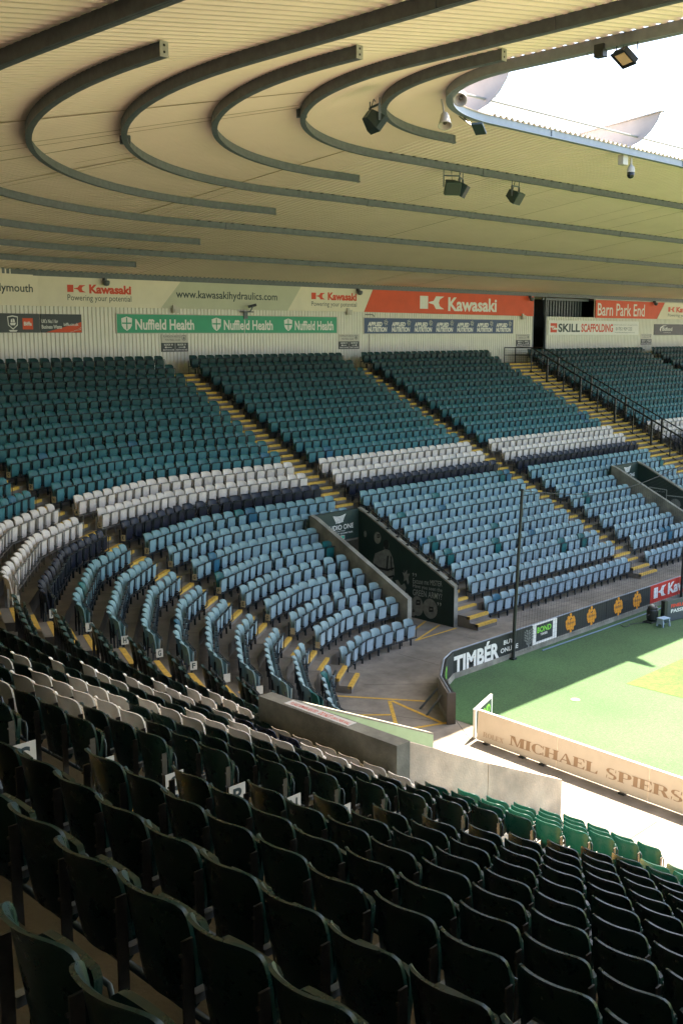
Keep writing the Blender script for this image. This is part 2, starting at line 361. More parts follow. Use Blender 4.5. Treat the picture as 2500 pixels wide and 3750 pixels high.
for r_, xe, ye in ((5.4,-16.43,-9.87),(9.6,-15.86,-9.6),(14.0,-15.4,-9.3),(19.0,-14.8,-9.2),(23.6,-14.6,-9.2)):
    mb = MB(); P = rline(r_, xe, ye); sweep(mb, P, r_, .07, PD-.002); sweep(mb, rline(r_, xe, ye, -.05), r_, .09, .022, -.004)
    sp = mb.build('stub_purlin', GALV, roof)
    mb = MB()
    for c, ax in ((P[0]+Vector((.008,0,0)), 'x'), (P[-1]-Vector((0,.008,0)), 'y')):
        if ax == 'x': mb.box((c.x,c.y-.06,zr(r_)-.015),(c.x+.012,c.y+.06,zr(r_)+PD-.006))
        else: mb.box((c.x-.075,c.y-.012,zr(r_)-.015),(c.x+.075,c.y,zr(r_)+PD-.006))
    for dz in (.055, .15):
        c = P[-1]; X = Matrix.Translation((c.x, c.y-.0205, zr(r_)+dz)) @ Matrix.Rotation(R(90), 4, 'X'); mb.lathe([(.02,-.002),(.02,.002)], X, 8, 1)
    mb.build('end_plate', [GALVL, DARK], sp)
# overlapping sheet joints
mb = MB(); rr = random.Random(3)
for i in range(46):
    lo, hi = rr.choice([(3.9,7.3),(7.5,11.7),(11.9,16.3),(16.5,21.3),(21.5,26.1),(7.5,16.3),(11.9,21.3)]); x = FARX-.25*rr.randint(0, 300)-.13 if i < 30 else None
    if x is not None: c0 = Vector((x, RC.y+lo, zr(lo)+PD-.006)); c1 = Vector((x, RC.y+hi, zr(hi)+PD-.006)); t_ = Vector((1,0,0))
    else:
        an = math.pi/2+rr.uniform(.1, 1.5); c0 = RC+Vector((ringrz(lo)[0]*math.cos(an), lo*math.sin(an), zr(lo)+PD-.006)); c1 = RC+Vector((ringrz(hi)[0]*math.cos(an), hi*math.sin(an), zr(hi)+PD-.006)); t_ = Vector((-math.sin(an), math.cos(an), 0))
    w_ = rr.uniform(.012, .03); mb.add([c0-t_*w_, c1-t_*w_, c1+t_*w_, c0+t_*w_], [(0,1,2,3)])
mb.build('sheet_joints', RUST, roof)
# edge fascia beam
mb = MB(); sweep(mb, rline(3.8), 3.8, .09, PD); sweep(mb, rline(3.8, d=-.07), 3.8, .12, .02, -.006)
for j in range(10):
    x = -14.2+j*7.5; mb.box((x,RC.y+3.8-.07,13.85),(x+.12,RC.y+3.8+.06,14.06))
mb.build('edge_beam', GALVB, roof)
# cantilever rafter noses above the edge, with tie rods
for x in (-17.25, -9.7, -2.15, 5.4, 12.95):
    mb = MB(); y0 = -4.85; z0 = 14.12
    prof = [(4.5,-.34),(.5,-.08),(-.15,.02),(-.55,.17),(-.9,.42),(-1.12,.70),(-1.2,.92),(4.5,.36)]
    X = Matrix.Translation((x, y0, z0)) @ Matrix.Rotation(R(90), 4, 'Z')
    mb.prism([(p[0], p[1]) for p in prof], .03, X)
    for a, b, th in (((4.5,.36),(-1.28,.93),.03), ((4.5,-.36),(-.15,0.0),.03)):
        mb.prism([(a[0],a[1]),(b[0],b[1]),(b[0],b[1]+th),(a[0],a[1]+th)], .2, Matrix.Translation((x+.085, y0, z0)) @ Matrix.Rotation(R(90), 4, 'Z'))
    mb.tube([(x-.015,y0-.12,13.95),(x-.015,y0-.12,14.14)], .05, 8); mb.box((x-.1,y0-.2,14.02),(x+.07,y0+.1,14.08))
    mb.box((x+.0,y0-.75,z0+.30),(x+.04,y0-.45,z0+.58))
    mb.build('rafter_nose', RAFT, roof)
mb = MB(); mb.tube([(-18.6,-5.3,14.42),(14,-5.3,14.44)], .035, 8); mb.build('tie_rod', RAFT, roof)

# ------------------------------------------------------------------ seats
def rowspan(pts, mb=None): pass
PITCHS = .487
def seg_seats(p, q_, j, k, out, blk, rev=False):
    L = (q_-p).length; n_ = int(L/PITCHS+.25)
    if n_ < 1: return
    for i in range(n_):
        c = p+(q_-p)*((i+.5)/n_); out.append((c, j, k, blk))
SEATS = []
def along(j, a, b, k, blk):   # seats on facet j between world points a,b
    seg_seats(a, b, j, k, SEATS, blk)
DX = lambda k: -.04-.027*(k-16) if k >= 16 else -.01*max(0, k-12)
for k in range(23):
    o = orow(k); f0 = lambda x: onf(0, o, x); f7 = lambda y: onf(7, o, y); cr = [crease(j, o) for j in range(7)]
    along(0, f0(29.95), f0(46), k, 'B5'); along(0, f0(14.75), f0(28.65), k, 'B4')
    if k >= 7: along(0, f0(0), f0(10.9), k, 'B3')
    else: along(0, f0(0), f0(5.0), k, 'B3'); along(0, f0(7.9), f0(10.9), k, 'B3')
    along(0, f0(-11.05), f0(-1.4), k, 'B2')
    along(0, f0(-12.45 if k >= 7 else -14.78), cr[0]+Vector((.02,0,0)), k, 'B1')
    if (cr[0]-cr[1]).length > .45: along(1, cr[0], cr[1], k, 'B1')
    along(2, cr[1], cr[2]+tng(2)*.33, k, 'B1')
    along(3, cr[2]-tng(3)*1.0, cr[3], k, 'B0'); along(4, cr[3], cr[4], k, 'B0'); along(5, cr[4], cr[4]-tng(5)*.97, k, 'B0')
    if k == 0: continue
    along(5, cr[4]-tng(5)*2.36, cr[5], k, 'NB')
    if k >= 7:
        along(6, cr[5], cr[6], k, 'NB'); along(7, cr[6], f7(-14.87), k, 'NB')
    else:
        along(6, cr[5], cr[6], k, 'NB'); 
        if cr[6].y > -9.5: along(7, cr[6], f7(-9.55), k, 'NB')
        along(7, f7(-12.9), f7(-14.87), k, 'NB')
    along(7, f7(-16.1)+Vector((DX(k),0,0)), f7(-34.6)+Vector((DX(k),0,0)), k, 'FB')

def pix(p):
    d = Vector(p)-CAM; z = d.dot(fw)
    if z < .3: return None
    return (1250+FL*3750*d.dot(rt)/z, 1875-FL*3750*d.dot(up)/z, z)
def shell(outl, yfun, th, nx):
    """closed solid: rows (z, halfwidth); front y=yfun(x,z), back y+th"""
    V = []; 
    for sgn in (0, 1):
        for z, hw in outl:
            for i in range(nx):
                x = hw*(2*i/(nx-1)-1); V.append((x, yfun(x, z)+sgn*th, z))
    n_ = len(outl); F = []; N = n_*nx
    for r_ in range(n_-1):
        for i in range(nx-1):
            a = r_*nx+i; F.append((a, a+1, a+nx+1, a+nx)); F.append((N+a, N+a+nx, N+a+nx+1, N+a+1))
    bd = [i for i in range(nx)]+[r_*nx+nx-1 for r_ in range(1, n_)]+[(n_-1)*nx+i for i in range(nx-2, -1, -1)]+[r_*nx for r_ in range(n_-2, 0, -1)]
    for i in range(len(bd)):
        a, b = bd[i], bd[(i+1) % len(bd)]; F.append((b, a, N+a, N+b))
    return V, F
def yback(x, z): return -.075*abs(x/.225)**2.2-(SH-z)*.16-.02+.035*max(0, (z-.77)/.07)**2
OUT_HI = [(.30,.10),(.315,.15),(.345,.19),(.40,.213),(.50,.223),(.60,.226),(.68,.226),(.74,.222),(.775,.212),(.80,.196),(.818,.175),(.830,.150),(.836,.12)]
OUT_LO = [(.34,.17),(.42,.215),(.62,.226),(.76,.218),(.815,.185),(.836,.14)]
def ypan(x, z): return -.225-.02*math.cos(x/.21*1.5)-(z-.36)*.06
def ypan_hi(x, z): return -.165-.02*math.cos(x/.21*1.5)-(z-.30)*.16
PAN_HI = [(.25,.12),(.265,.16),(.295,.183),(.345,.19),(.47,.195),(.585,.195),(.628,.188),(.648,.16)]
PAN_LO = [(.27,.145),(.315,.18),(.48,.19),(.615,.19),(.645,.172)]
def loop_mb(mb, seg, x0=-.212, x1=.218, y=-.275, mi=0):
    mb.tube([(x0,y+.02,.24),(x0,y,.63),(x0+.03,y,.675),(x1-.03,y,.675),(x1,y,.63),(x1,y+.02,.24)], .012, seg, mi)
    mb.box((-.243,y,.22),(.243,y+.03,.245), mi); mb.box((-.19,y+.015,.655),(.19,y+.055,.68), mi)
def post_mb(mb, sx):
    mb.box((sx*.243-.006,-.10,.0),(sx*.243+.006,-.045,.66))
    mb.box((sx*.243-.012,-.11,0),(sx*.243+.012,-.02,.012))
    for z in (.60,.46): 
        mb.lathe([(.009,0),(.009,.012)], Matrix.Translation((sx*.243,-.045,z)) @ Matrix.Rotation(R(-90),4,'X'), 6)
def mesh_only(name, mb, m, smooth=True):
    me = bpy.data.meshes.new(name); me.from_pydata(mb.v, [], mb.f)
    me.materials.append(m); me.polygons.foreach_set('use_smooth', [smooth]*len(mb.f)); me.update(); return me
def smooth_by_angle(me, ang=40):
    try: me.set_sharp_from_angle(angle=R(ang))
    except Exception: pass
protos = {}
def seat_meshes(kind):
    if kind in protos: return protos[kind]
    m = {'green':S_GREEN,'lit':S_LIT,'white':S_WHITE,'navy':S_NAVY,'teal':S_TEAL}[kind]; d = {}
    b = MB(); b.add(*shell(OUT_HI, yback, .019, 13)); d['backrest'] = mesh_only('backrest', b, m); smooth_by_angle(d['backrest'])
    b = MB(); b.add(*shell(PAN_HI, ypan_hi, .034, 9)); d['seat'] = mesh_only('seat', b, m); smooth_by_angle(d['seat'])
    if 'common' not in protos:
        c = {}
        b = MB(); post_mb(b, 1); c['post'] = mesh_only('post', b, POST, False)
        b = MB(); b.tube([(-.212,-.215,.19),(-.212,-.225,.55),(-.19,-.228,.59),(.19,-.228,.59),(.218,-.225,.55),(.218,-.215,.19)], .011, 6); b.box((-.243,-.23,.17),(.243,-.20,.195)); c['tip_up_frame'] = mesh_only('tip_up_frame', b, TUBE)
        b = MB(); b.box((.225,-.235,.395),(.268,-.10,.405)); b.box((.225,-.235,.30),(.268,-.227,.395)); b.box((.228,-.225,.36),(.234,-.10,.395)); c['bracket'] = mesh_only('bracket', b, BRK, False)
        b = MB(); post_mb(b, -1); c['post_other'] = mesh_only('post', b, POST, False)
        protos['common'] = c
    d.update(protos['common']); protos[kind] = d; return d

# colours: white / navy seats seen in the near block mosaic (plan positions of seat centres)
WHITE_PX = [(p[0]*.3189, 2150+p[1]*.3189) for p in [(-60,690),(145,750),(345,848),(90,890),(340,995),(585,1120),(-120,985),(548,818),(750,915),(570,945),(795,1053),(1035,1165),(968,1005),(1197,1103),(1430,1210),(912,870),(1112,968),(1320,1055),(1432,1003)]]
WHITE_PX += [(400+p[0]*.38265, 2300+p[1]*.38265) for p in [(148,445),(385,478),(535,553),(750,580),(948,592),(1090,672),(1258,745),(55,488),(312,518),(490,595),(712,628),(918,652),(1088,725),(148,618),(35,682),(360,708),(630,735),(842,825),(1072,845),(580,805),(1070,918),(1288,932),(1482,945)]]
WHITE_PX += [(900+p[0]*.4464, 2550+p[1]*.4464) for p in [(0,250),(150,250),(330,325),(470,330),(655,405),(775,400),(960,475),(1150,550),(530,405),(850,485),(175,320)]]
def base_colour(c, j, k, blk):
    if blk in ('NB', 'FB'):
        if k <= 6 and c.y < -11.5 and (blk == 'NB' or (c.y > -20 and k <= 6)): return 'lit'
        if blk == 'NB' and 6 <= k <= 15 and c.y < -6:
            P = pix(c+tng(j)*.2+nrm(j)*-.05+Vector((0,0,ztop(k))))
            if P:
                MOS.append((P[0], P[1], len(ALLS)))
            if k in (7, 8) and -11.6 < c.y < -10.2: return 'navy'
        return 'green'
    if k in (10, 11): return 'white'
    if k == 9: return 'navy'
    r_ = random.random()
    if k < 16 and r_ < .022: return 'teal'
    if k < 16 and r_ < .036: return 'blue'
    return 'faded'  # bleached plastic plus painted shade, graded by row
MOS = []
ALLS = []
for (c, j, k, blk) in SEATS:
    kind = base_colour(c, j, k, blk); P = pix(c+Vector((0,0,ztop(k)-.1))); ins = P is not None and -90 < P[0] < 2590 and -50 < P[1] < 3900
    ALLS.append([c, j, k, blk, kind, P, ins])
for u, v in WHITE_PX:
    b_ = min(MOS, key=lambda m_: abs(m_[0]-u)+2*abs(m_[1]-v))
    if abs(b_[0]-u)+2*abs(b_[1]-v) < 75: ALLS[b_[2]][4] = 'white'
front = []
for i, s_ in enumerate(ALLS):
    c, j, k, blk, kind, P, ins = s_
    if ins and blk in ('FB', 'NB') and not (blk == 'FB' and P[1] > 3850): front.append((P[2], i))
front.sort(); HERO = set(i for _, i in front[:300])
# number seats per row from the stepped aisle between NB and FB
idx = {}
for blk, sign in (('FB', 1), ('NB', -1)):
    for k in range(23):
        L_ = sorted([i for i, s_ in enumerate(ALLS) if s_[3] == blk and s_[2] == k], key=lambda i: -sign*ALLS[i][0].y)
        for n_, i in enumerate(L_): idx[i] = n_+1
CN = {'green':'dark green','lit':'sunlit green','white':'white','navy':'navy','teal':'teal'}
def hero_label(i):
    c, j, k, blk, kind, P, ins = ALLS[i]; n_ = idx[i]; r_ = ROWS[k]
    side = 'right of the lettered aisle' if blk == 'FB' else 'left of the lettered aisle'
    if k <= 15: return '%s tip-up seat, %s %s, in row %s' % (CN[kind], ordinal(n_), side, r_)
    return '%s tip-up seat, %s %s, %s row behind row R' % (CN[kind], ordinal(n_), side, ordinal(k-15))
STAMP = {'FB':'seats between camera and the lettered aisle', 'NB':'seats between the lettered aisle and the corner steps'}
for i in sorted(HERO):
    c, j, k, blk, kind, P, ins = ALLS[i]; d = seat_meshes(kind)
    root = bpy.data.objects.new('stadium_seat', None); root.empty_display_size = .1; COL.objects.link(root); root.location = (c.x, c.y, zfl(k)); root.rotation_euler = (0, 0, AL[j])
    tag(root, hero_label(i), 'seat', STAMP[blk])
    names = ['backrest','seat','post','tip_up_frame','bracket']
    if (blk == 'NB' and idx[i] in (1,)) or (blk == 'FB' and idx[i] == 1): pass
    for nm in names:
        o = bpy.data.objects.new(nm, d[nm]); COL.objects.link(o); o.parent = root
        if nm == 'backrest': o.rotation_euler = (rng.normal(0,.012), 0, rng.normal(0,.01))
        if nm == 'seat': o.location = (0, rng.uniform(-.012,.01), rng.uniform(-.008,.008)); o.rotation_euler = (rng.normal(0,.02), 0, 0)
    if blk == 'NB' and idx[i] == 1:
        o = bpy.data.objects.new('bracket', d['bracket']); COL.objects.link(o); o.parent = root; o.scale = (-1,1,1)
        o = bpy.data.objects.new('post', d['post_other']); COL.objects.link(o); o.parent = root
    if blk == 'NB' and idx[i] == 1:
        mbp = MB(); mbp.box((-.272,-.27,.22),(-.266,-.06,.45)); pl = mbp.build('row_plate', PLATE); pl.parent = root
        # local face normal +x (towards the aisle); letter reads from there
        F = frame((-.273,-.165,.335), (0,-1,0), (-1,0,0)); mt = MB(); text_into(mt, ROWS[k], F, -.055, .055, -.08, .08, -.002, .03); tx = mt.build('letter', INK); tx.parent = pl

# every other seat: one mass
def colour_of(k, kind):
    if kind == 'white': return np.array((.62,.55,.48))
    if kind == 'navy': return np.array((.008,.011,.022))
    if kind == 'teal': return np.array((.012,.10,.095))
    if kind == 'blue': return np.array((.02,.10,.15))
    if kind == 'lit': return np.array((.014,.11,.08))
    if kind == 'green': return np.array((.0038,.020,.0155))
    t = k/22.0; stops = [(0,(.225,.315,.325)),(.32,(.16,.27,.28)),(.46,(.07,.19,.20)),(.56,(.034,.135,.14)),(.75,(.015,.085,.087)),(.9,(.008,.050,.049)),(1,(.006,.037,.035))]  # bleaching by row, with roof shade painted in as darker upper rows
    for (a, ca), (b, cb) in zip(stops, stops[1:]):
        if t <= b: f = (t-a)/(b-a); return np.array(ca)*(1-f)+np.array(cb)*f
lb = MB(); lb.add(*shell(OUT_LO, yback, .03, 7)); nb_ = len(lb.f); lb.add(*shell(PAN_LO, ypan, .034, 5)); np_ = len(lb.f)
loop_mb(lb, 4); lb.box((-.015,-.25,0),(.015,-.20,.24)); lb.box((-.25,-.30,.33),(-.236,-.04,.36)); lb.box((-.25,-.07,.0),(-.236,-.03,.6)); 
LV = np.array(lb.v); LF = lb.f; nv = len(LV)
tot = np.array([len(f) for f in LF]); loops = np.concatenate([np.array(f) for f in LF]); nl = len(loops); nf = len(LF)
rest = [i for i in range(len(ALLS)) if i not in HERO and (ALLS[i][6] or (ALLS[i][3] == 'FB' and ALLS[i][2] < 19) or ALLS[i][3] == 'NB')]
nS = len(rest); AV = np.empty((nS, nv, 3)); AC = np.empty((nS, nl, 4), np.float32); AC[..., 3] = 1
part = np.concatenate([np.full(len(f), 0 if fi < nb_ else (1 if fi < np_ else 2)) for fi, f in enumerate(LF)])
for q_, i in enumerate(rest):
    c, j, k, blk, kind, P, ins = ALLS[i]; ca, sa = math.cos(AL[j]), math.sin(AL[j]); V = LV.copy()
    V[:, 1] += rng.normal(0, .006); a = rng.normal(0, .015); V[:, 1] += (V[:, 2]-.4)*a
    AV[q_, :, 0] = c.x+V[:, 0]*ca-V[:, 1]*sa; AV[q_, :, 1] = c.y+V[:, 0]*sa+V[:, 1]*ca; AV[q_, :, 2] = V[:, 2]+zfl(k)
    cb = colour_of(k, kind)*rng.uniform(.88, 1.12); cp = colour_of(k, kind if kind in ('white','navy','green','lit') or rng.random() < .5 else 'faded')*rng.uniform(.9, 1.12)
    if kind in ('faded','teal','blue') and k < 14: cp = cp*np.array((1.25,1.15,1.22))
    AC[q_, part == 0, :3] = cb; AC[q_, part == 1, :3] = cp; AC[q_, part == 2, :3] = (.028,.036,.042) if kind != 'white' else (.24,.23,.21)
me = bpy.data.meshes.new('stadium_seats'); me.vertices.add(nS*nv); me.vertices.foreach_set('co', AV.ravel())
me.loops.add(nS*nl); me.loops.foreach_set('vertex_index', (loops[None, :]+(np.arange(nS)*nv)[:, None]).ravel())
me.polygons.add(nS*nf); ls = np.concatenate([[0], np.cumsum(tot)[:-1]]); me.polygons.foreach_set('loop_start', (ls[None, :]+(np.arange(nS)*nl)[:, None]).ravel())
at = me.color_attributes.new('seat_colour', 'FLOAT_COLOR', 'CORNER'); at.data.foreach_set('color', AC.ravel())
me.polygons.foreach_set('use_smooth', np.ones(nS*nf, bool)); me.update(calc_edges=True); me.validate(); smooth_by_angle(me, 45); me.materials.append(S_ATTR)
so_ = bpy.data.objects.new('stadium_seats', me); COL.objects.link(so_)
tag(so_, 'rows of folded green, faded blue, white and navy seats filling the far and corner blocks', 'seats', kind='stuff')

# row letter plates at the ends of the corner blocks
for k in range(0, 16):
    o = orow(k); z = zfl(k); c2 = crease(2, o); t2 = tng(2); p = c2+t2*.30+nrm(2)*-.2
    X = frame((p.x,p.y,z+.36), nrm(2)*-1, t2*-1)
    mb = MB(); mb.box((-.075,0,-.10),(.075,.008,.09), 0, X)
    if k > 2 : text_into(mb, ROWS[k], X, -.035, .035, -.06, .055, -.003, .03, mi=1)
    o_ = mb.build('row_sign', [PLATEC, INK]); tag(o_, ('cream row plate lettered %s beside the yellow corner steps' % ROWS[k]) if k > 2 else 'blank cream plate, %s row up from the walkway, beside the yellow corner steps' % ordinal(k+1), 'row sign', 'row plates left of the block with the first vomitory')
for k in range(3, 12):
    o = orow(k); z = zfl(k); t5 = tng(5); p = crease(4, o)-t5*1.0+nrm(5)*-.2
    X = frame((p.x,p.y,z+.34), nrm(5)*-1, t5*-1)
    mb = MB(); mb.box((-.08,0,-.10),(.08,.008,.10), 0, X)
    if k >= 5: text_into(mb, ROWS[k], X, -.038, .038, -.065, .065, -.003, .03, mi=1)
    o_ = mb.build('row_sign', [PLATE, INK]); tag(o_, ('white row plate lettered %s below the last pale seat at the near corner steps' % ROWS[k]) if k >= 5 else 'blank white plate, %s row up, at the near corner steps' % ordinal(k+1), 'row sign', 'row plates along the near corner steps')

# ------------------------------------------------------------------ aisle steps
def steps(name_label, pa, pb, k0, k1, marks=None, extra=None, letters=True):
    """pa(o), pb(o): the two ends of the tread at offset o (left, right as seen from the pitch side)"""
    root = thing('aisle_steps', name_label, 'steps', (*pa(orow(k0)).xy, zfl(k0)), 'stepped aisles between seat blocks')
    mb = MB(); my = MB()
    def slab(o0, o1, z0, z1, m_):
        a0, b0, a1, b1 = pa(o0), pb(o0), pa(o1), pb(o1)
        vs = [(a0.x,a0.y,z0),(b0.x,b0.y,z0),(b1.x,b1.y,z0),(a1.x,a1.y,z0),(a0.x,a0.y,z1),(b0.x,b0.y,z1),(b1.x,b1.y,z1),(a1.x,a1.y,z1)]
        m_.add(vs, [(0,3,2,1),(4,5,6,7),(0,1,5,4),(1,2,6,5),(2,3,7,6),(3,0,4,7)])
    for k in range(k0, k1):
        oo, z = orow(k), zfl(k)
        slab(oo-.17, oo+.208, z, z+RISE/2, mb)
        slab(oo-.174, oo-.045, z+RISE/2-.085, z+RISE/2+.004, my)
        slab(oo+.205, oo+.335, zfl(k+1)-.085, zfl(k+1)+.004, my)
    if k0 == 1:
        slab(-1.45,-.552,ZW,ZW+.2,mb); slab(-1.08,-.553,ZW+.2,ZW+.4,mb)
        slab(-1.454,-1.33,ZW+.12,ZW+.204,my); slab(-1.084,-.96,ZW+.31,ZW+.404,my); slab(-.554,-.44,zfl(1)-.07,zfl(1)+.004,my)
    mb.build('treads', CONC, root); my.build('nosings', YEL, root)
    if marks is not None:
        for k in range(k0, k1):
            oo = orow(k); a, b = pa(oo+.2), pb(oo+.2); t = (b-a).normalized(); p = a+t*marks; nn = Vector((t.y,-t.x,0)); p = p+nn*(-.006+.02)
            X = frame((p.x,p.y,zfl(k)+RISE/2+.09), t, nn); m2 = MB(); m2.box((-.06,0,-.085),(.06,.006,.075), 0, X); text_into(m2, ROWS[k+1], X, -.028, .028, -.05, .045, -.003, .02, mi=1)
            m2.build('row_marker', [PLATE, INK], root)
    return root
fx = lambda x: (lambda o: onf(0, o, x))
steps('long yellow-edged steps rising beside the vomitory with the mural', fx(-12.15), fx(-11.1), 1, 7)
steps('yellow-edged steps rising to the wall above the vomitory with the mural', fx(-12.42), fx(-11.1), 7, 22, .08)
steps('long yellow-edged steps with white row markers in the middle of the far stand', fx(-1.36), fx(-.04), 1, 22, .1)
steps('wide yellow-edged steps under the two mesh fences', fx(10.95), fx(14.7), 1, 22)
steps('yellow-edged steps at the far right end of the stand', fx(28.7), fx(29.9), 1, 22)
cc = lambda j, a, b: ((lambda o: crease(j, o)-tng(j+1)*a), (lambda o: crease(j, o)+tng(j)*b))
pa, pb = cc(2, .95, .28); steps('yellow-edged corner steps beside the cream row letters', pa, pb, 1, 22, .1)
pa, pb = (lambda o: crease(4, o)-tng(5)*2.3), (lambda o: crease(4, o)-tng(5)*1.02); steps('near corner steps with worn yellow edges', pa, pb, 1, 22)
fy = lambda y: (lambda o: onf(7, o, y))
steps('dim steps between the lettered row plates and the nearest seats', fy(-16.05), fy(-14.92), 1, 22)

# ------------------------------------------------------------------ vomitories
def vomitory(x0, x1, label, ctr):
    root = thing('vomitory', label, 'vomitory', (x0, -.5, ZW), 'vomitories in the far stand')
    for xa, xb, nm, m_ in ((x0-.2, x0, 'side_wall', CONCW), (x1, x1+.2, 'side_wall', CONCW)):
        prof = [(-.6,ZW),(4.02,ZW),(4.02,2.22),(3.72,2.12),(-.6,.0)]
        mb = MB(); X = Matrix.Translation((xb,0,0)) @ Matrix.Rotation(R(90),4,'Z'); mb.prism(prof, xb-xa, X); mb.build(nm, m_, root)
    mb = MB(); mb.box((x0,3.96,1.12),(x1,4.0,2.17)); mb.box((x0-.2,4.025,1.34),(x1+.2,4.12,2.19)); ln = mb.build('lintel', [DKGR, CONCW], root)
    mb = MB(); mb.box((x0-.1,4.02,ZW),(x0,9.5,1.1)); mb.box((x1,4.02,ZW),(x1+.1,9.5,1.1)); mb.box((x0,4.02,1.04),(x1,9.5,1.12)); mb.box((x0-.1,9.5,ZW),(x1+.1,9.6,1.1)); mb.build('passage', CONCW, root)
    # green inner face of the right wall
    mb = MB(); X = Matrix.Translation((x1-.003,0,0)) @ Matrix.Rotation(R(90),4,'Z'); mb.prism([(-.585,ZW),(3.955,ZW),(3.955,2.12),(3.70,2.06),(-.585,-.06)], .003, X); mb.build('inner_face', DKGR, root)
    return root, ln
def studio(root, x0, x1):
    F = frame((x0,3.96,0),(1,0,0),(0,-1,0)); W_ = x1-x0
    for k_ in range(6):
        zt = 2.05-.045*k_; a = .40+.012*k_; b = .69-.012*k_
        n_ = 8; top = [(W_*(a+(b-a)*i/n_), zt-.05*math.sin(math.pi*i/n_)+.03*(i/n_)) for i in range(n_+1)]
        flat(root, 'bath_emblem', top+[(p[0],p[1]-.026) for p in reversed(top)], F, WHITE)
    flat(root, 'bath_emblem', [(W_*.46,1.80),(W_*.63,1.82),(W_*.63,1.79),(W_*.46,1.77)], F, WHITE)
    text(root, 'STUDIO ONE', F, W_*.20, W_*.87, 1.52, 1.70, WHITE, bold=.01)
    text(root, 'SOUTH WEST', F, W_*.42, W_*.68, 1.44, 1.485, WHITE); text(root, 'BATHROOMS·WET ROOMS·TILES', F, W_*.16, W_*.85, 1.345, 1.40, WHITE, bold=.01)
    mb = MB(); mb.box((W_*.38,-.02,1.16),(W_*.66,-.002,1.30),0,F); mb.box((W_*.395,-.022,1.18),(W_*.5,-.0205,1.28),1,F); mb.box((W_*.52,-.022,1.18),(W_*.645,-.0205,1.28),1,F)
    e = mb.build('exit_sign', [OFFW, EXITG], root)
    flats(e, 'exit_symbol', [[(W_*.56,1.23),(W_*.58,1.265),(W_*.60,1.23),(W_*.585,1.23),(W_*.585,1.195),(W_*.575,1.195),(W_*.575,1.23)],[(W_*.42,1.19),(W_*.435,1.19),(W_*.46,1.26),(W_*.445,1.265)]], F, WHITE, -.024)
v1, ln1 = vomitory(V1[0], V1[1], 'concrete vomitory with a dark green mural wall below the middle seats', 1)
studio(ln1, V1[0], V1[1])
v2, ln2 = vomitory(V2[0], V2[1], 'concrete vomitory with goalpost drawing at the right edge', 1)
studio(ln2, V2[0], V2[1])
# mural on first vomitory (faces -x). local x runs towards -y
F = frame((V1[1]-.003,0,0),(0,-1,0),(-1,0,0))
mu = thing('wall_mural', 'chalk style mural of a steward and balloons on the dark green vomitory wall', 'mural', (V1[1]-.003,1,-.4))
def mt(st, y0, y1, z0, z1, sl=0, b=0):
    m = MB(); vs, fs = glyphs(st, b); m.add([F @ Vector((-(y0+(y1-y0)*p[0]), -.006, z0+(z1-z0)*p[1]+sl*p[0])) for p in vs], fs); m.build('lettering', MURL, mu)
mt('Excuse me MISTER', 1.28, -.06, -.19, .0, .10); mt('Have you seen the', 1.28, -.07, -.38, -.2, .05); mt('GREEN ARMY?', 1.28, -.06, -.62, -.40, .06, .005)
for y_, z_ in ((1.30, .06), (1.18, .06), (.15, -.80), (.04, -.80)): mt('’', y_, y_-.07, z_, z_+.13)
def mp(nm, poly, m_, y=-.004): flat(mu, nm, [(-p[0], p[1]) for p in poly], F, m_, y)
mp('balloon', ell(.47,-.97,.33,.36), MUR); mp('balloon', ell(1.06,-.98,.28,.36), MUR); mp('balloon', ell(1.26,-1.2,.14,.2), MUR, -.005); mp('balloon', ell(3.0,1.22,.17,.22), MUR); mp('balloon', ell(3.62,1.28,.07,.12), MUR)
for y_, z_, s_ in ((.42,-1.0,.10),(1.02,-.86,.10),(2.95,1.28,.07),(1.25,-1.2,.05)):
    mp('balloon_mark', [(y_+s_,z_+s_),(y_-s_,z_+s_*1.2),(y_-s_,z_-s_*.6),(y_+s_,z_-s_)], MURD, -.007); mp('balloon_mark', [(y_+s_*.5,z_+s_*.4),(y_-s_*.5,z_+s_*.5),(y_-s_*.5,z_),(y_+s_*.5,z_-.02)], MUR, -.009)
mp('steward_jacket', [(2.72,.80),(2.62,.86),(2.42,.84),(2.34,.74),(2.24,.55),(2.17,.20),(2.16,-.06),(2.24,-.12),(2.30,-.30),(2.55,-.32),(2.80,-.26),(3.08,-.05),(3.16,.08),(3.22,.30),(3.12,.62)], MUR)
mp('steward_head', ell(2.56,1.0,.13,.19), MUR, -.005); mp('steward_hair', [(2.70,.98),(2.69,1.12),(2.6,1.21),(2.48,1.18),(2.44,1.04),(2.46,.86),(2.62,.85)], MURD, -.007)
for z_, d_ in ((.16,.02),(-.12,.0)): mp('jacket_band', [(3.16,z_),(2.9,z_-.1),(2.5,z_-.10),(2.18,z_+.02),(2.18,z_+.09),(2.5,z_-.02),(2.9,z_-.01),(3.18,z_+.09)], MURD, -.007)
mp('jacket_band', [(2.52,.62),(2.44,.64),(2.50,.1),(2.58,.08)], MURD, -.007); mp('jacket_band', [(2.36,.66),(2.30,.60),(2.26,.1),(2.33,.1)], MURD, -.007)
mp('jester_figure', [(1.72,.28),(1.66,.12),(1.56,.26),(1.56,.10),(1.42,.14),(1.50,-.02),(1.46,-.2),(1.52,-.28),(1.6,-.12),(1.72,-.2),(1.70,-.02),(1.78,.14),(1.68,.1)], MUR)
mp('jester_figure', [(2.12,-.22),(2.0,-.18),(1.84,-.36),(1.68,-.26),(1.6,-.4),(1.66,-.62),(1.86,-.52),(2.04,-.5)], MUR); mp('jester_figure', [(1.8,-.62),(1.5,-.58),(1.42,-.85),(1.5,-1.3),(1.86,-1.3)], MUR)
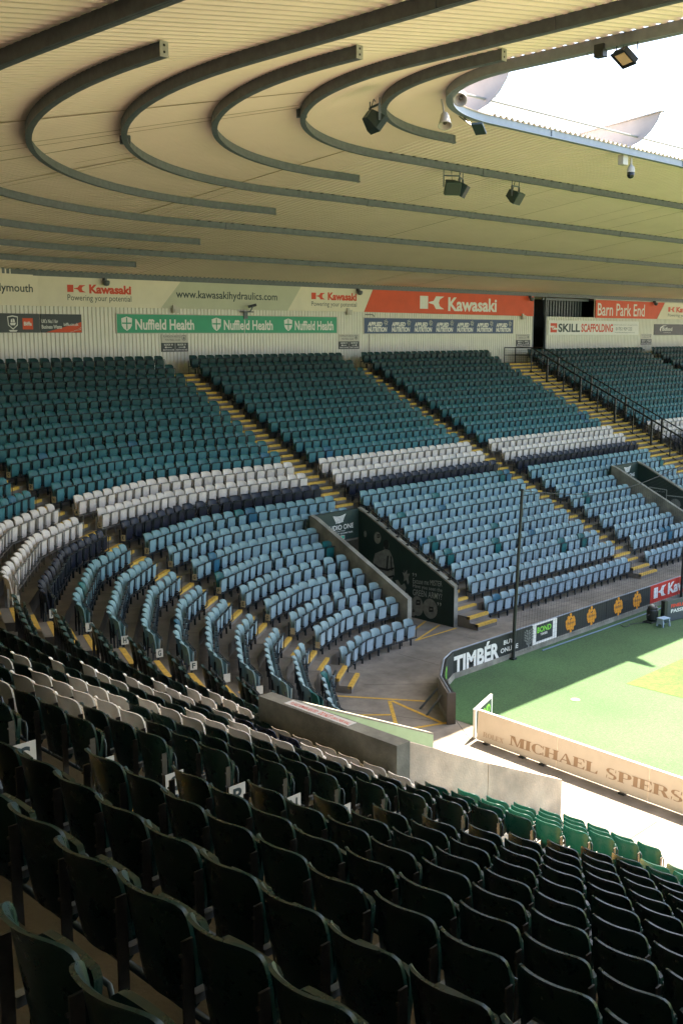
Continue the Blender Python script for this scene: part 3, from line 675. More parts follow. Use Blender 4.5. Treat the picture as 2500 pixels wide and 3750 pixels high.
# goal lines on second vomitory
F = frame((V2[1]-.003,0,0),(0,-1,0),(-1,0,0)); gl = thing('goal_drawing', 'white goal frames painted on the dark green wall of the right vomitory', 'mural', (V2[1],2,0))
def gline(a, b, wd=.05): flat(gl, 'painted_line', [(-a[0],a[1]-wd/2),(-b[0],b[1]-wd/2),(-b[0],b[1]+wd/2),(-a[0],a[1]+wd/2)] if abs(a[1]-b[1]) < .3 else [(-a[0]-wd/2,a[1]),(-a[0]+wd/2,a[1]),(-b[0]+wd/2,b[1]),(-b[0]-wd/2,b[1])], F, MURL)
gline((3.3,1.0),(2.33,.95)); gline((2.33,.95),(2.33,.5)); gline((2.36,.68),(.9,.68)); gline((3.3,1.0),(3.3,-1.2)); gline((.9,.68),(.9,-1.2))
flat(gl, 'face_drawing', [(-p[0],p[1]) for p in ell(1.85,.30,.28,.26)], F, MUR)
def wname(st, y0, z0):
    m = MB(); vs, fs = glyphs(st); m.add([F @ Vector((-(y0-.6*p[0]), -.006, z0+.07*p[1])) for p in vs], fs); m.build('lettering', MURL, gl)
wname('JACK', 3.0, .80)
# handrail along first vomitory
hr = thing('handrail', 'dark tubular handrail on top of the mural wall', 'handrail', (V1[1]+.14,3.9,2.1)); mb = MB()
pts = [(V1[1]+.15,-.62,-.12),(V1[1]+.15,-.66,.06),(V1[1]+.15,-.55,.18),(V1[1]+.15,3.7,2.27),(V1[1]+.15,3.95,2.32)]; mb.tube(pts, .024, 8)
for i in range(9): y = -.3+i*.48; z = .03+(y+.6)*.49; mb.box((V1[1]+.13,y-.02,z),(V1[1]+.17,y+.02,z+.26)); mb.box((V1[1]+.06,y-.06,z-.0),(V1[1]+.14,y+.06,z+.035))
mb.build('rail', STEEL, hr)
# near vomitory
nv_ = thing('vomitory', 'near concrete vomitory wall with red printed warning strip on top', 'vomitory', (-28.6,-11.2,ZW))
mb = MB(); mb.box((-28.85,-12.86,1.0),(-28.56,-9.72,2.47)); bw = mb.build('back_wall', CONCW, nv_)
mb = MB(); X = Matrix.Translation((0,-12.62,0)) @ Matrix.Rotation(R(180),4,'Z')
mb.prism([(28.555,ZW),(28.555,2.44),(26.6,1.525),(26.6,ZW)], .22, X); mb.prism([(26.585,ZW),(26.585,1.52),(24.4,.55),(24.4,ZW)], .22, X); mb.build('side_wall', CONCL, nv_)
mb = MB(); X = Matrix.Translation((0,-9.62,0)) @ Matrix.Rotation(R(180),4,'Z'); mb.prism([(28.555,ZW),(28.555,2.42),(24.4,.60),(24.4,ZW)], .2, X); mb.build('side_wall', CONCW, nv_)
mb = MB(); mb.add([(-28.55,-9.823,ZW),(-24.41,-9.823,ZW),(-24.41,-9.823,.57),(-28.55,-9.823,2.38)], [(0,1,2,3)]); mb.build('painted_face', INNERG, nv_)
st_ = MB(); st_.box((-28.80,-11.78,2.472),(-28.60,-10.3,2.478)); sg = st_.build('warning_strip', WHITE, bw)
F = Matrix(((0,0,1,-28.70),(-1,0,0,-10.3),(0,-1,0,2.478),(0,0,0,1)))
text(sg, 'PLEASE REMAIN SEATED', F, .08, .70, -.055, .04, INKR, -.002, .012); text(sg, 'DO NOT', F, .76, 1.02, -.065, .06, INKR, -.002, .02); text(sg, 'LEAN OVER WALL', F, 1.04, 1.45, -.055, .035, INKR, -.002, .012)

# ------------------------------------------------------------------ mesh fences on the wide stair
def fence(x, label):
    root = thing('mesh_fence', label, 'fence', (x, 8, 2), 'mesh fences on the wide stair')
    zs = lambda y: .4785*y-.75
    Y = [14.6-.0-1.16*i for i in range(13)]
    for i, y in enumerate(Y):
        mb = MB(); big = i % 2 == 1; r_ = .05 if big else .025
        mb.box((x-r_,y-r_,zs(y)-.25),(x+r_,y+r_,zs(y)+1.52)); mb.build('post', STEEL, root)
    mb = MB()
    for h, r_ in ((1.5,.035),(1.05,.02),(.12,.03)): mb.tube([(x,16.6,zs(14.6)+h),(x,14.6,zs(14.6)+h),(x,.6,zs(.6)+h)], r_, 6)
    mb.tube([(x,16.6,zs(14.6)-.1),(x,16.6,zs(14.6)+1.5)], .03, 6); mb.build('rails', STEEL, root)
    mb = MB(); n_ = 110
    for i in range(n_):
        y = .7+14.0*i/n_
        for sg in (-1, 1):
            y1 = y+sg*.9
            if .6 < y1 < 14.8: mb.tube([(x,y,zs(y)+.12),(x,y1,zs(y1)+1.45)], .0035, 3)
    for i in range(12):
        y = 14.7+.16*i; mb.tube([(x,y,zs(14.6)+.12),(x,y,zs(14.6)+1.48)], .0035, 3); mb.tube([(x,14.6,zs(14.6)+.12+.11*i),(x,16.6,zs(14.6)+.12+.11*i)], .0035, 3)
    mb.build('mesh_infill', STEEL, root)
fence(13.38, 'left one of the two black mesh fences on the wide yellow stair'); fence(14.52, 'right one of the two black mesh fences on the wide yellow stair')

# ------------------------------------------------------------------ pitch perimeter boards
YB = -4.02
def boardwall():
    root = thing('perimeter_wall', 'low grey concrete perimeter wall between walkway and turf', 'wall', (-5,YB,ZW))
    path = [(62,YB+.06),(-16.74,YB+.06),(-17.47,-4.24),(-18.70,-5.16),(-19.62,-6.28)]
    off = [(62,YB-.07),(-16.70,YB-.07),(-17.36,-4.38),(-18.57,-5.28),(-19.47,-6.36)]
    mb = MB(); n_ = len(path)
    for z0, z1, a, b in ((ZW,ZW+.17,path,[(p[0]+(q_[0]-p[0])*1.25,p[1]+(q_[1]-p[1])*1.25) for p, q_ in zip(path,off)]),):
        vs = [(p[0],p[1],z) for z in (z0,z1) for p in a]+[(p[0],p[1],z) for z in (z0,z1) for p in b]
        fs = []
        for i in range(n_-1): fs += [(i,i+1,n_+i+1,n_+i),(2*n_+i,3*n_+i,3*n_+i+1,2*n_+i+1),(n_+i,n_+i+1,3*n_+i+1,3*n_+i)]
        fs.append((n_-1,2*n_-1,4*n_-1,3*n_-1)); mb.add(vs, fs)
    mb.build('kerb', CONCW, root)
    mb = MB(); vs = [(p[0],p[1],z) for z in (ZW+.17,-.645) for p in path]; mid = [(p[0]+(q_[0]-p[0])*.6,p[1]+(q_[1]-p[1])*.6) for p, q_ in zip(path,off)]
    vs += [(p[0],p[1],z) for z in (ZW+.17,-.645) for p in mid]; fs = []
    for i in range(n_-1): fs += [(i,i+1,n_+i+1,n_+i),(2*n_+i,3*n_+i,3*n_+i+1,2*n_+i+1),(n_+i,n_+i+1,3*n_+i+1,3*n_+i)]
    fs.append((n_-1,2*n_-1,4*n_-1,3*n_-1)); mb.add(vs, fs); mb.build('rear_face', CONC, root)
    mb = MB()
    for a, b in zip([(p[0]+(q_[0]-p[0])*.45,p[1]+(q_[1]-p[1])*.45) for p, q_ in zip(path,off)], [(p[0]+(q_[0]-p[0])*.45,p[1]+(q_[1]-p[1])*.45) for p, q_ in zip(path,off)][1:]): mb.tube([(a[0],a[1],-.63),(b[0],b[1],-.63)], .028, 6)
    mb.build('top_rail', GALVB, root)
    e = path[-1]; e2 = off[-1]; mb = MB(); d = Vector((-.44,-.56,0)).normalized()*.07
    mb.add([(e[0]-.03,e[1]+.02,ZW),(e2[0]+.02,e2[1]-.02,ZW),(e2[0]+.02+d.x,e2[1]-.02+d.y,ZW),(e[0]-.03+d.x,e[1]+.02+d.y,ZW),(e[0]-.03,e[1]+.02,-.60),(e2[0]+.02,e2[1]-.02,-.60),(e2[0]+.02+d.x,e2[1]-.02+d.y,-.60),(e[0]-.03+d.x,e[1]+.02+d.y,-.60)], [(0,3,2,1),(4,5,6,7),(0,1,5,4),(1,2,6,5),(2,3,7,6),(3,0,4,7)]); mb.build('end_board', WOOD, root)
    mb = MB(); mb.tube([(-19.2,-5.72,-.9),(-19.55,-5.5,ZW)], .03, 6); mb.tube([(-18.9,-5.32,-.9),(-19.3,-5.05,ZW)], .03, 6); mb.build('brace', GALV, root)
boardwall()
F = frame((0,YB-.075,0),(1,0,0),(0,-1,0)); ZB0, ZB1 = -1.34, -.62
def board(label, x0, x1, m_, grp='advertising boards along the perimeter wall'):
    o = thing('advertising_board', label, 'board', (x0,YB-.08,ZB0), grp); mb = MB(); mb.box((x0,-.0,ZB0),(x1,.055,ZB1),0,F); mb.build('panel', m_, o); return o
b1 = board('black advertising board reading TIMBER with green letters round its left end', -16.72, -12.78, BLK)
text(b1, 'TIMBÉR', F, -16.70, -14.52, -1.29, -.645, WHITE, -.004, .04); text(b1, 'BUY', F, -14.3, -13.8, -.93, -.79, WHITE, -.004, .025); text(b1, 'ONLINE', F, -14.45, -13.55, -1.17, -1.02, WHITE, -.004, .025)
mb = MB(); cx, cz = -12.98, -1.3
mb.box((cx-.025,-.006,cz),(cx+.025,-.003,-.72),0,F)
tr = mb.build('tree_emblem', MUR, b1)
polys = []
for i in range(6):
    for s_ in (-1, 1):
        polys.append(ell(cx+s_*(.09+.02*(i % 2)), -1.15+i*.085, .055, .03, 10, s_*.7)); 
        if 0 < i < 5: polys.append(ell(cx+s_*.2, -1.10+i*.085, .05, .028, 10, s_*.7))
flats(tr, 'leaf_emblem', polys, F, MUR, -.007)
cp = [(-16.72,YB-.078),(-17.37,-4.395),(-18.58,-5.295),(-19.47,-6.37)]
for i, (a, b) in enumerate(zip(cp, cp[1:])):
    a, b = Vector((*a,0)), Vector((*b,0)); t = (a-b).normalized(); nn = Vector((t.y,-t.x,0)); Fc = frame(b, t, nn); L_ = (a-b).length
    mb = MB(); mb.box((0,.003,ZB0),(L_,.05,ZB1),0,Fc); mb.build('panel', BLK, b1)
    if i == 1: text(b1, 'ND', Fc, .1, 1.4, -1.22, -.70, LIME, -.004, .03)
    if i == 2: text(b1, 'BO', Fc, .1, 1.3, -1.22, -.70, LIME, -.004, .03)
b2 = board('white framed black board with green BOND lettering', -12.76, -11.42, WHITE)
flat(b2, 'dark_face', [(-12.58,-1.19),(-11.66,-1.19),(-11.66,-.65),(-12.58,-.65)], F, CHAR)
text(b2, 'BOND', F, -12.53, -11.75, -.92, -.73, LIME, -.006, .03); text(b2, 'TIMBER', F, -12.35, -11.95, -1.03, -.95, WHITE, -.006, .02)
def hexlogo(root, cx, cz, s_):
    a = []
    for k_ in range(6):
        for q_ in range(3):
            t = math.radians(60*k_+90+ (q_-1)*20); r_ = s_*(.98 if q_ == 1 else .80); a.append((cx+r_*math.cos(t)*1.05, cz+r_*math.sin(t)*.72*1.25))
    lg = flat(root, 'honeycomb_emblem', a, F, AMBER, -.004)
    polys = [ell(cx+s_*u, cz+s_*v, s_*.22, s_*.26, 6, R(30)) for u, v in ((.75,.1),(-.75,-.1),(.45,-.66),(-.45,.66),(.55,.5),(-.55,-.52),(0,.92),(.05,-.95),(-.78,.25),(.8,-.25))]
    flats(lg, 'honeycomb_cells', polys, F, AMBER, -.005)
    text(lg, 'Beehive', F, cx-s_*.6, cx+s_*.62, cz-s_*.16, cz+s_*.22, INK, -.007)
    flats(lg, 'bee_mark', [ell(cx, cz+s_*.42, s_*.16, s_*.09, 10, .6), ell(cx+s_*.14, cz+s_*.5, s_*.08, s_*.08, 10)], F, INK, -.007)
b3 = board('black board with two orange honeycomb emblems beside the BOND board', -11.40, -8.42, BLK); hexlogo(b3, -10.62, -.95, .30); hexlogo(b3, -9.35, -.95, .30)
b4 = board('black board with two orange honeycomb emblems beside the red board', -8.40, -5.40, BLK); hexlogo(b4, -7.62, -.95, .30); hexlogo(b4, -6.34, -.95, .30)
b5 = board('red advertising board with white K emblem and name', -5.38, 2, REDP)
def klogo(root, F, x0, x1, z0, z1, m_, y=-.004):
    W_, H_ = x1-x0, z1-z0; P = lambda L_: [(x0+W_*a, z0+H_*b) for a, b in L_]
    return flats(root, 'k_emblem', [P([(0,0),(.33,0),(.33,1),(0,1)]), P([(.36,.46),(.56,.36),(.66,0),(1,0),(.82,.24),(.78,.5),(.82,.76),(1,1),(.66,1),(.56,.64),(.36,.54)])], F, m_, y)
klogo(b5, F, -5.15, -4.25, -1.12, -.72, WHITE); text(b5, 'Kawasaki', F, -4.1, -1.4, -1.14, -.70, WHITE, -.004, .04)
board('black advertising board beyond the net at the far right', 2.02, 60, BLK)

# ------------------------------------------------------------------ ball-stop net and posts
for x, lean, lab in ((-13.94,.27,'slim black net post behind the TIMBER board'),(-3.24,.2,'slim black net post at the right edge behind the red board')):
    mb = MB(); mb.tube([(x,-4.2,ZW),(x+lean*.15,-4.2,-.2),(x+lean,-4.2,3.86)], [.055,.055,.045], 8); mb.box((x-.09,-4.29,ZW),(x+.09,-4.11,ZW+.05)); tag(mb.build('net_post', STEEL), lab, 'post', 'net posts')
net = thing('ball_net', 'thin black ball-stop net hung between the two posts', 'net', (-8.5,-4.2,ZW)); mb = MB()
xl = lambda z: -13.94+.27*(z-ZW)/5.3; xr = lambda z: -3.24+.2*(z-ZW)/5.3; sag = lambda f: -.55*math.sin(math.pi*f)
def npnt(f, g): 
    z = ZW+.15+g*(5.1+sag(f)); a = xl(z); return (a+f*(xr(z)-a), -4.2, z)
for i in range(72): mb.tube([npnt(i/72, g/4) for g in range(5)], .0025, 3)
for i in range(36): mb.tube([npnt(f/12, i/36) for f in range(13)], .0025, 3)
mb.build('net_mesh', NETM, net); mb = MB(); mb.tube([npnt(f/16, 1) for f in range(17)], .014, 5); mb.build('head_rope', NETM, net)

# ------------------------------------------------------------------ free-standing boards on the near side
SER = {}
def stroke_letters():
    t, u, s_ = .24, .08, .06    # thick stem, thin stem, serif height
    def serif(x0, x1, z): return [(x0-.07,z),(x1+.07,z),(x1+.07,z+s_),(x0-.07,z+s_)]
    def bar(x0, z0, x1, z1): return [(x0,z0),(x1,z0),(x1,z1),(x0,z1)]
    def diag(xa, xb, w_): return [(xa,0),(xa+w_,0),(xb+w_,1),(xb,1)]
    def arc(cx, cz, rx, rz, a0, a1, tw, th, n_=14):
        o, i_ = [], []
        for k in range(n_+1):
            a = R(a0+(a1-a0)*k/n_); w_ = th+(tw-th)*abs(math.cos(a)); o.append((cx+rx*math.cos(a), cz+rz*math.sin(a))); i_.append((cx+(rx-w_)*math.cos(a), cz+(rz-th)*math.sin(a)))
        return [[o[k], o[k+1], i_[k+1], i_[k]] for k in range(n_)]
    SER['I'] = (.38, [bar(.07,0,.07+t,1), serif(.07,.07+t,0), serif(.07,.07+t,1-s_)])
    SER['M'] = (1.02, [bar(.08,0,.08+u,1), bar(.70,0,.70+t,1), [(.08,1),(.08+t+.02,1),(.56,.0),(.50,.0)], [(.50,0),(.56,0),(.76,1),(.70,1)], serif(.06,.18,0), serif(.70,.94,0), serif(.08,.2,1-s_), serif(.78,.94,1-s_)])
    SER['H'] = (.90, [bar(.07,0,.07+t,1), bar(.59,0,.59+t,1), bar(.31,.47,.59,.47+u)]+[serif(a,a+t,z) for a in (.07,.59) for z in (0,1-s_)])
    SER['L'] = (.74, [bar(.07,0,.07+t,1), bar(.3,0,.70,s_), [(.58,s_),(.70,s_),(.72,.34),(.69,.34)], serif(.07,.07+t,0), serif(.07,.07+t,1-s_)])
    SER['E'] = (.76, [bar(.07,0,.07+t,1), bar(.3,0,.70,s_), bar(.3,1-s_,.68,1), bar(.3,.47,.52,.47+u), [(.58,s_),(.70,s_),(.73,.32),(.70,.32)], [(.58,1-s_),(.68,1-s_),(.70,.7),(.67,.7)], bar(.49,.37,.53,.65), serif(.07,.07+t,0), serif(.07,.07+t,1-s_)])
    SER['A'] = (.86, [[(.08,0),(.15,0),(.46,1),(.40,1)], [(.55,0),(.55+t+.02,0),(.48,1),(.40,1)], bar(.2,.28,.64,.28+u), serif(.07,.17,0), serif(.56,.80,0)])
    SER['R'] = (.90, [bar(.07,0,.07+t,1), bar(.3,1-s_,.5,1), bar(.3,.46,.5,.46+s_), [(.44,.48),(.64,.48),(.86,0),(.62,0)], serif(.07,.07+t,0), serif(.07,.07+t,1-s_), serif(.70,.84,0)]+arc(.46,.74,.32,.27,-90,90,t-.02,s_))
    SER['P'] = (.80, [bar(.07,0,.07+t,1), bar(.3,1-s_,.5,1), bar(.3,.44,.5,.44+s_), serif(.07,.07+t,0), serif(.07,.07+t,1-s_)]+arc(.44,.72,.33,.28,-90,90,t-.02,s_))
    SER['C'] = (.84, arc(.46,.5,.42,.52,40,320,t,s_)+[[(.74,.66),(.80,.66),(.80,1.0),(.76,1.0)], [(.74,.34),(.80,.34),(.80,0),(.76,0)]])
    SER['O'] = (.92, arc(.46,.5,.42,.52,0,360,t,s_,24))
    SER['S'] = (.74, arc(.37,.76,.30,.26,60,230,t*.7,s_)+arc(.37,.25,.31,.27,-125,55,t*.7,s_)+[[(.16,.66),(.36,.60),(.62,.36),(.45,.36)],[(.16,.66),(.45,.36),(.30,.42),(.10,.62)], [(.58,.70),(.63,.70),(.63,1),(.60,1)], [(.10,.3),(.15,.3),(.12,0),(.09,0)]])
    SER['X'] = (.86, [[(.08,1),(.08+t+.04,1),(.82,0),(.82-t-.04,0)], [(.10,0),(.18,0),(.76,1),(.68,1)], serif(.08,.2,0), serif(.58,.8,0), serif(.08,.3,1-s_), serif(.66,.78,1-s_)])
    SER[' '] = (.42, [])
stroke_letters()
def serif_text(parent, st, F, x0, x1, z0, z1, m_, y=-.004, slope=0):
    tot_ = sum(SER[ch][0] for ch in st); sx = (x1-x0)/tot_; h = z1-z0; mb = MB(); cx = 0; li = 0
    for ch in st:
        wd, polys = SER[ch]
        for pi_, poly in enumerate(polys):
            mb.add([F @ Vector((x0+(cx+p[0])*sx, y-.0006*(pi_ % 7), z0+h*p[1]+slope*(x0+(cx+p[0])*sx-x0))) for p in poly], [tuple(range(len(poly)))])
        cx += wd
    return mb.build('serif_lettering', m_, parent)
PA, PB = Vector((-20.02,-7.53,0)), Vector((-20.62,-19.5,0)); t = (PB-PA).normalized(); nn = Vector((-1,0,0)); nn = (nn-t*nn.dot(t)).normalized()
F = frame(PA, t, nn); L_ = (PB-PA).length
msb = thing('standing_board', 'long cream board with brown serif lettering on the sunlit walkway', 'board', (PA.x,PA.y,ZW))
tilt = .05
mb = MB()
for i in range(5):
    a, b = L_*i/5, L_*(i+1)/5-.012
    mb.prism([(0,0)], 0) if False else None
    vs = [(a,.0,-1.40),(b,0,-1.40),(b,.07,-1.40),(a,.07,-1.40),(a,tilt,-.66),(b,tilt,-.66),(b,tilt+.05,-.66),(a,tilt+.05,-.66)]
    mb.add([F @ Vector(p) for p in vs], [(0,3,2,1),(4,5,6,7),(0,1,5,4),(1,2,6,5),(2,3,7,6),(3,0,4,7)])
mb.build('panel', MSB, msb)
mb = MB()
for i in range(5):
    a, b = L_*i/5, L_*(i+1)/5-.012; mb.add([F @ Vector(p) for p in [(a,tilt-.006,-.657),(b,tilt-.006,-.657),(b,tilt+.056,-.657),(a,tilt+.056,-.657),(a,tilt-.006,-.645),(b,tilt-.006,-.645),(b,tilt+.056,-.645),(a,tilt+.056,-.645)]], [(0,3,2,1),(4,5,6,7),(0,1,5,4),(1,2,6,5),(2,3,7,6),(3,0,4,7)])
mb.build('top_trim', WHITE, msb)
mb = MB()
for x in (.25,1.35,1.95,4.1,6.2,6.6,9,11): mb.box((x,-.06,ZW),(x+.14,.25,-1.40),0,F)
mb.build('foot', STEEL, msb)
Ft = F @ Matrix(((1,0,0,0),(0,1,tilt/.74,tilt/.74*1.40),(0,0,1,0),(0,0,0,1)))
serif_text(msb, 'ROLEX', Ft, .20, .84, -1.27, -1.15, TANP, -.006); serif_text(msb, 'MICHAEL', Ft, 1.02, 3.52, -1.235, -1.005, TANL, -.006, .016); serif_text(msb, 'SPIERS', Ft, 3.70, 5.62, -1.195, -.965, TANL, -.006, .016)
# short return board
a, b = Vector((-20.0,-7.46,0)), Vector((-18.77,-7.06,0)); t = (b-a).normalized(); nn = Vector((t.y,-t.x,0)); F = frame(a, t, nn)
rb = thing('return_board', 'short white framed board with green lettering at the left end of the cream board', 'board', (a.x,a.y,ZW)); mb = MB(); mb.box((.02,.0,-1.40),(1.29,.06,-.66),0,F); mb.build('panel', WHITE, rb)
flat(rb, 'green_face', [(.1,-1.3),(1.2,-1.3),(1.2,-.74),(.1,-.74)], F, DKGR); text(rb, 'BOND', F, .2, 1.1, -1.08, -.82, LIME, -.007, .03); text(rb, 'TIMBER', F, .45, .9, -1.24, -1.12, WHITE, -.007, .02)
# board, machine and stool on the turf
a, b = Vector((-6.72,-5.48,0)), Vector((-1.0,-6.55,0)); t = (b-a).normalized(); nn = Vector((t.y,-t.x,0)); F = frame(a, t, nn)
fb = thing('standing_board', 'dark grey board with red and white capitals on the turf at the right edge', 'board', (a.x,a.y,ZW)); mb = MB(); mb.box((0,0,-1.42),(5.6,.12,-.68),0,F); mb.build('panel', mat('slate_board',(.05,.06,.07),.5,.1,3), fb); mb = MB(); mb.box((-.16,-.02,-1.43),(-.005,.14,-.66),0,F); mb.build('end_post', BLK, fb)
text(fb, 'FINELINE', F, .2, 1.15, -.94, -.82, mat('signal_red',(.7,.04,.02),.5), -.005, .03); text(fb, 'PASSIVE FIRE', F, .2, 1.75, -1.13, -1.0, WHITE, -.005, .03)
st = thing('step_stool', 'pale blue plastic step stool standing on the turf', 'stool', (-7.22,-5.62,ZW)); X = Matrix.Translation((-7.22,-5.62,ZW)) @ Matrix.Rotation(R(-10),4,'Z')
mb = MB(); mb.prism([(-.2,0),(.2,0),(.2,.03),(-.2,.03)], .27, X @ Matrix.Translation((0,-.135,.27))); mb.build('top', STOOL, st)
for sx in (-1, 1):
    mb = MB(); Xl = X @ Matrix.Translation((sx*.17,0,0)) @ Matrix.Rotation(R(90),4,'Z'); pr = [(-.16,0),(-.10,0),(-.08,.10),(.08,.10),(.10,0),(.16,0),(.12,.27),(-.12,.27)]
    mb.prism(pr, .03, Xl @ Matrix.Translation((0,-.015,0))); mb.build('leg', STOOL, st)
mc = thing('black_machine', 'round black machine with a handle beside the dark standing board', 'machine', (-6.95,-5.05,ZW)); mb = MB(); mb.lathe([(.16,.05),(.2,.1),(.2,.42),(.17,.46),(.17,.52),(.12,.56)], Matrix.Translation((-6.95,-5.05,ZW)), 16); mb.build('drum', STEEL, mc)
mb = MB(); mb.tube([(-7.3,-5.05,ZW+.03),(-7.3,-5.05,ZW+.28),(-7.1,-5.05,ZW+.30)], .018, 6); mb.tube([(-7.3,-5.2,ZW+.03),(-6.6,-5.2,ZW+.03),(-6.6,-4.9,ZW+.03),(-7.3,-4.9,ZW+.03)], .018, 6, 0, True); mb.build('frame', STEEL, mc); mb = MB(); mb.lathe([(.07,.56),(.06,.60)], Matrix.Translation((-6.95,-5.05,ZW)), 10); mb.build('cap', OFFW, mc)
mb = MB(); mb.tube([(-8.18,-4.55,ZW+.02),(-8.3,-4.75,ZW+.02),(-8.05,-4.8,ZW+.02),(-7.9,-4.7,ZW+.02),(-7.4,-4.9,ZW+.02),(-7.15,-5.05,ZW+.02)], .012, 5); tag(mb.build('cable', STEEL), 'thin dark cable lying on the shaded turf', 'cable')
mb = MB(); mb.tube([(-12.6,-4.36,ZW+.03),(-9.4,-4.42,ZW+.03),(-5.96,-4.42,ZW+.03),(2,-4.42,ZW+.03)], .022, 6); tag(mb.build('pipe', mat('blue_pipe',(.08,.14,.2),.5)), 'thin blue pipe along the foot of the perimeter wall', 'pipe')
mb = MB(); mb.lathe([(.13,0),(.13,.012),(.11,.014)], Matrix.Translation((-15.76,-7.62,ZW+.004)), 20); tag(mb.build('drain_cover', mat('drain_grey',(.2,.23,.14),.7,.2,8)), 'round pale drain cover set in the sunlit turf', 'drain cover')

# yellow hatching on the walkway
def hatch(mb, p, q_, wd=.1):
    p, q_ = Vector((*p,0)), Vector((*q_,0)); t = (q_-p).normalized(); n_ = Vector((-t.y,t.x,0))*wd/2; i = len(mb.v)//4
    mb.add([(v.x,v.y,ZW+.0042+.0008*i) for v in (p-n_, q_-n_, q_+n_, p+n_)], [(0,1,2,3)])
mb = MB()
for a, b in (((-20.3,-2.5),(-18.69,-4.82)),((-19.41,-4.05),(-20.9,-5.7)),((-21.0,-4.0),(-20.18,-4.8)),((-19.36,-4.08),(-19.7,-6.2)),((-20.9,-5.7),(-19.6,-6.22))): hatch(mb, a, b)
for a, b in (((-14.55,-.72),(-12.4,-.72)),((-14.5,-.2),(-12.5,.6)),((-14.5,.5),(-12.5,1.3)),((-14.5,-.72),(-12.5,-.05))): hatch(mb, a, b, .08)
tag(mb.build('walkway_markings', YEL), 'yellow hatch lines painted on the concrete walkway', kind='structure')

# ------------------------------------------------------------------ banners and signs on the far back wall
FW = frame((0,17.25,0),(1,0,0),(0,-1,0))
def sign(name, label, cat, x0, x1, z0, z1, m_, th=.04, F=FW, grp=None):
    o = thing(name, label, cat, tuple((F @ Vector((x0,0,z0)))), grp); mb = MB(); mb.box((x0,-.0,z0),(x1,th,z1),0,F); mb.build('panel', m_, o); return o
cb = thing('cream_banner', 'long cream banner with red and dark company lettering under the eaves', 'banner', (-8,17.2,9.7))
FBn = frame((0,17.2,0),(1,0,0),(0,-1,0))
mb = MB(); mb.prism([(-17.57,9.72),(1.6,9.74),(2.3,10.96),(-17.57,10.96)], .03, FBn); mb.build('panel', BANNER, cb)
a_, b_ = crease(0,17.2), crease(1,17.2); F7 = frame(b_, tng(1), -nrm(1)); L7 = (a_-b_).length
mb = MB(); mb.box((.02,0,9.72),(L7+.06,.03,10.96),0,F7); mb.build('panel', BANNER, cb)
flat(cb, 'grey_band', [(-11.55,9.73),(-3.9,9.73),(-2.95,10.95),(-10.4,10.95)], FBn, BANNER2)
text(cb, 'Plymouth', F7, L7-2.1, L7-.28, 10.16, 10.58, INK, -.004, .012)
klogo(cb, FBn, -16.25, -15.36, 10.32, 10.62, INKR); text(cb, 'Kawasaki', FBn, -15.2, -13.1, 10.28, 10.66, INKR, -.004, .045); text(cb, 'Powering your potential', FBn, -16.25, -13.1, 9.90, 10.22, INK, -.004)
text(cb, 'www.kawasakihydraulics.com', FBn, -10.7, -4.58, 10.10, 10.56, INK, -.006, .014)
klogo(cb, FBn, -2.26, -1.29, 10.33, 10.66, INKR); text(cb, 'Kawasaki', FBn, -1.1, 1.03, 10.30, 10.70, INKR, -.004, .045); text(cb, 'Powering your potential', FBn, -2.26, 1.03, 9.92, 10.22, INK, -.004)
rbn = thing('red_banner', 'bright red banner with large white emblem and name left of the doorway', 'banner', (9,17.2,9.7)); mb = MB(); mb.prism([(1.62,9.74),(17.2,9.68),(17.2,10.92),(2.32,10.96)], .03, FBn); mb.build('panel', REDB, rbn)
klogo(rbn, FBn, 6.15, 8.27, 9.98, 10.70, WHITE); text(rbn, 'Kawasaki', FBn, 8.65, 13.3, 9.88, 10.68, WHITE, -.004, .03)
rb2 = thing('red_banner', 'red banner reading Barn Park End right of the doorway', 'banner', (28,17.2,9.7)); mb = MB(); mb.prism([(24.5,9.65),(32.9,9.65),(34.0,10.86),(24.5,10.86)], .03, FBn); mb.build('panel', REDB, rb2); text(rb2, 'Barn Park End', FBn, 24.75, 31.1, 9.80, 10.66, WHITE, -.004, .008)
cb2 = thing('cream_banner', 'cream banner at the right edge beside the Barn Park End banner', 'banner', (38,17.2,9.7)); mb = MB(); mb.prism([(32.95,9.65),(48,9.65),(48,10.86),(34.05,10.86)], .03, FBn); mb.build('panel', BANNER, cb2)
klogo(cb2, FBn, 34.55, 35.6, 10.2, 10.55, INKR); text(cb2, 'Kawasaki', FBn, 35.8, 39.2, 10.16, 10.58, INKR, -.004, .045); text(cb2, 'Powering your potential', FBn, 34.55, 39.3, 9.78, 10.06, INK)
def crest(root, F, cx, cz, s_, m_=WHITE, m2=CHAR):
    flat(root, 'crest', [(cx-s_*.5,cz+s_*.5),(cx,cz+s_*.58),(cx+s_*.5,cz+s_*.5),(cx+s_*.45,cz-s_*.2),(cx,cz-s_*.55),(cx-s_*.45,cz-s_*.2)], F, m_, -.004)
    flat(root, 'crest', [(cx-s_*.43,cz+s_*.43),(cx,cz+s_*.50),(cx+s_*.43,cz+s_*.43),(cx+s_*.38,cz-s_*.16),(cx,cz-s_*.46),(cx-s_*.38,cz-s_*.16)], F, m2, -.006)
    flats(root, 'ship_mark', [[(cx-s_*.28,cz-.02*s_),(cx+s_*.28,cz),(cx+s_*.18,cz-s_*.2),(cx-s_*.2,cz-s_*.2)],[(cx-s_*.2,cz+.03*s_),(cx-.02*s_,cz+.03*s_),(cx-.04*s_,cz+.34*s_),(cx-s_*.18,cz+.24*s_)],[(cx+.02*s_,cz+.03*s_),(cx+s_*.2,cz+.03*s_),(cx+s_*.17,cz+.26*s_),(cx+.02*s_,cz+.36*s_)]], F, m_, -.008)
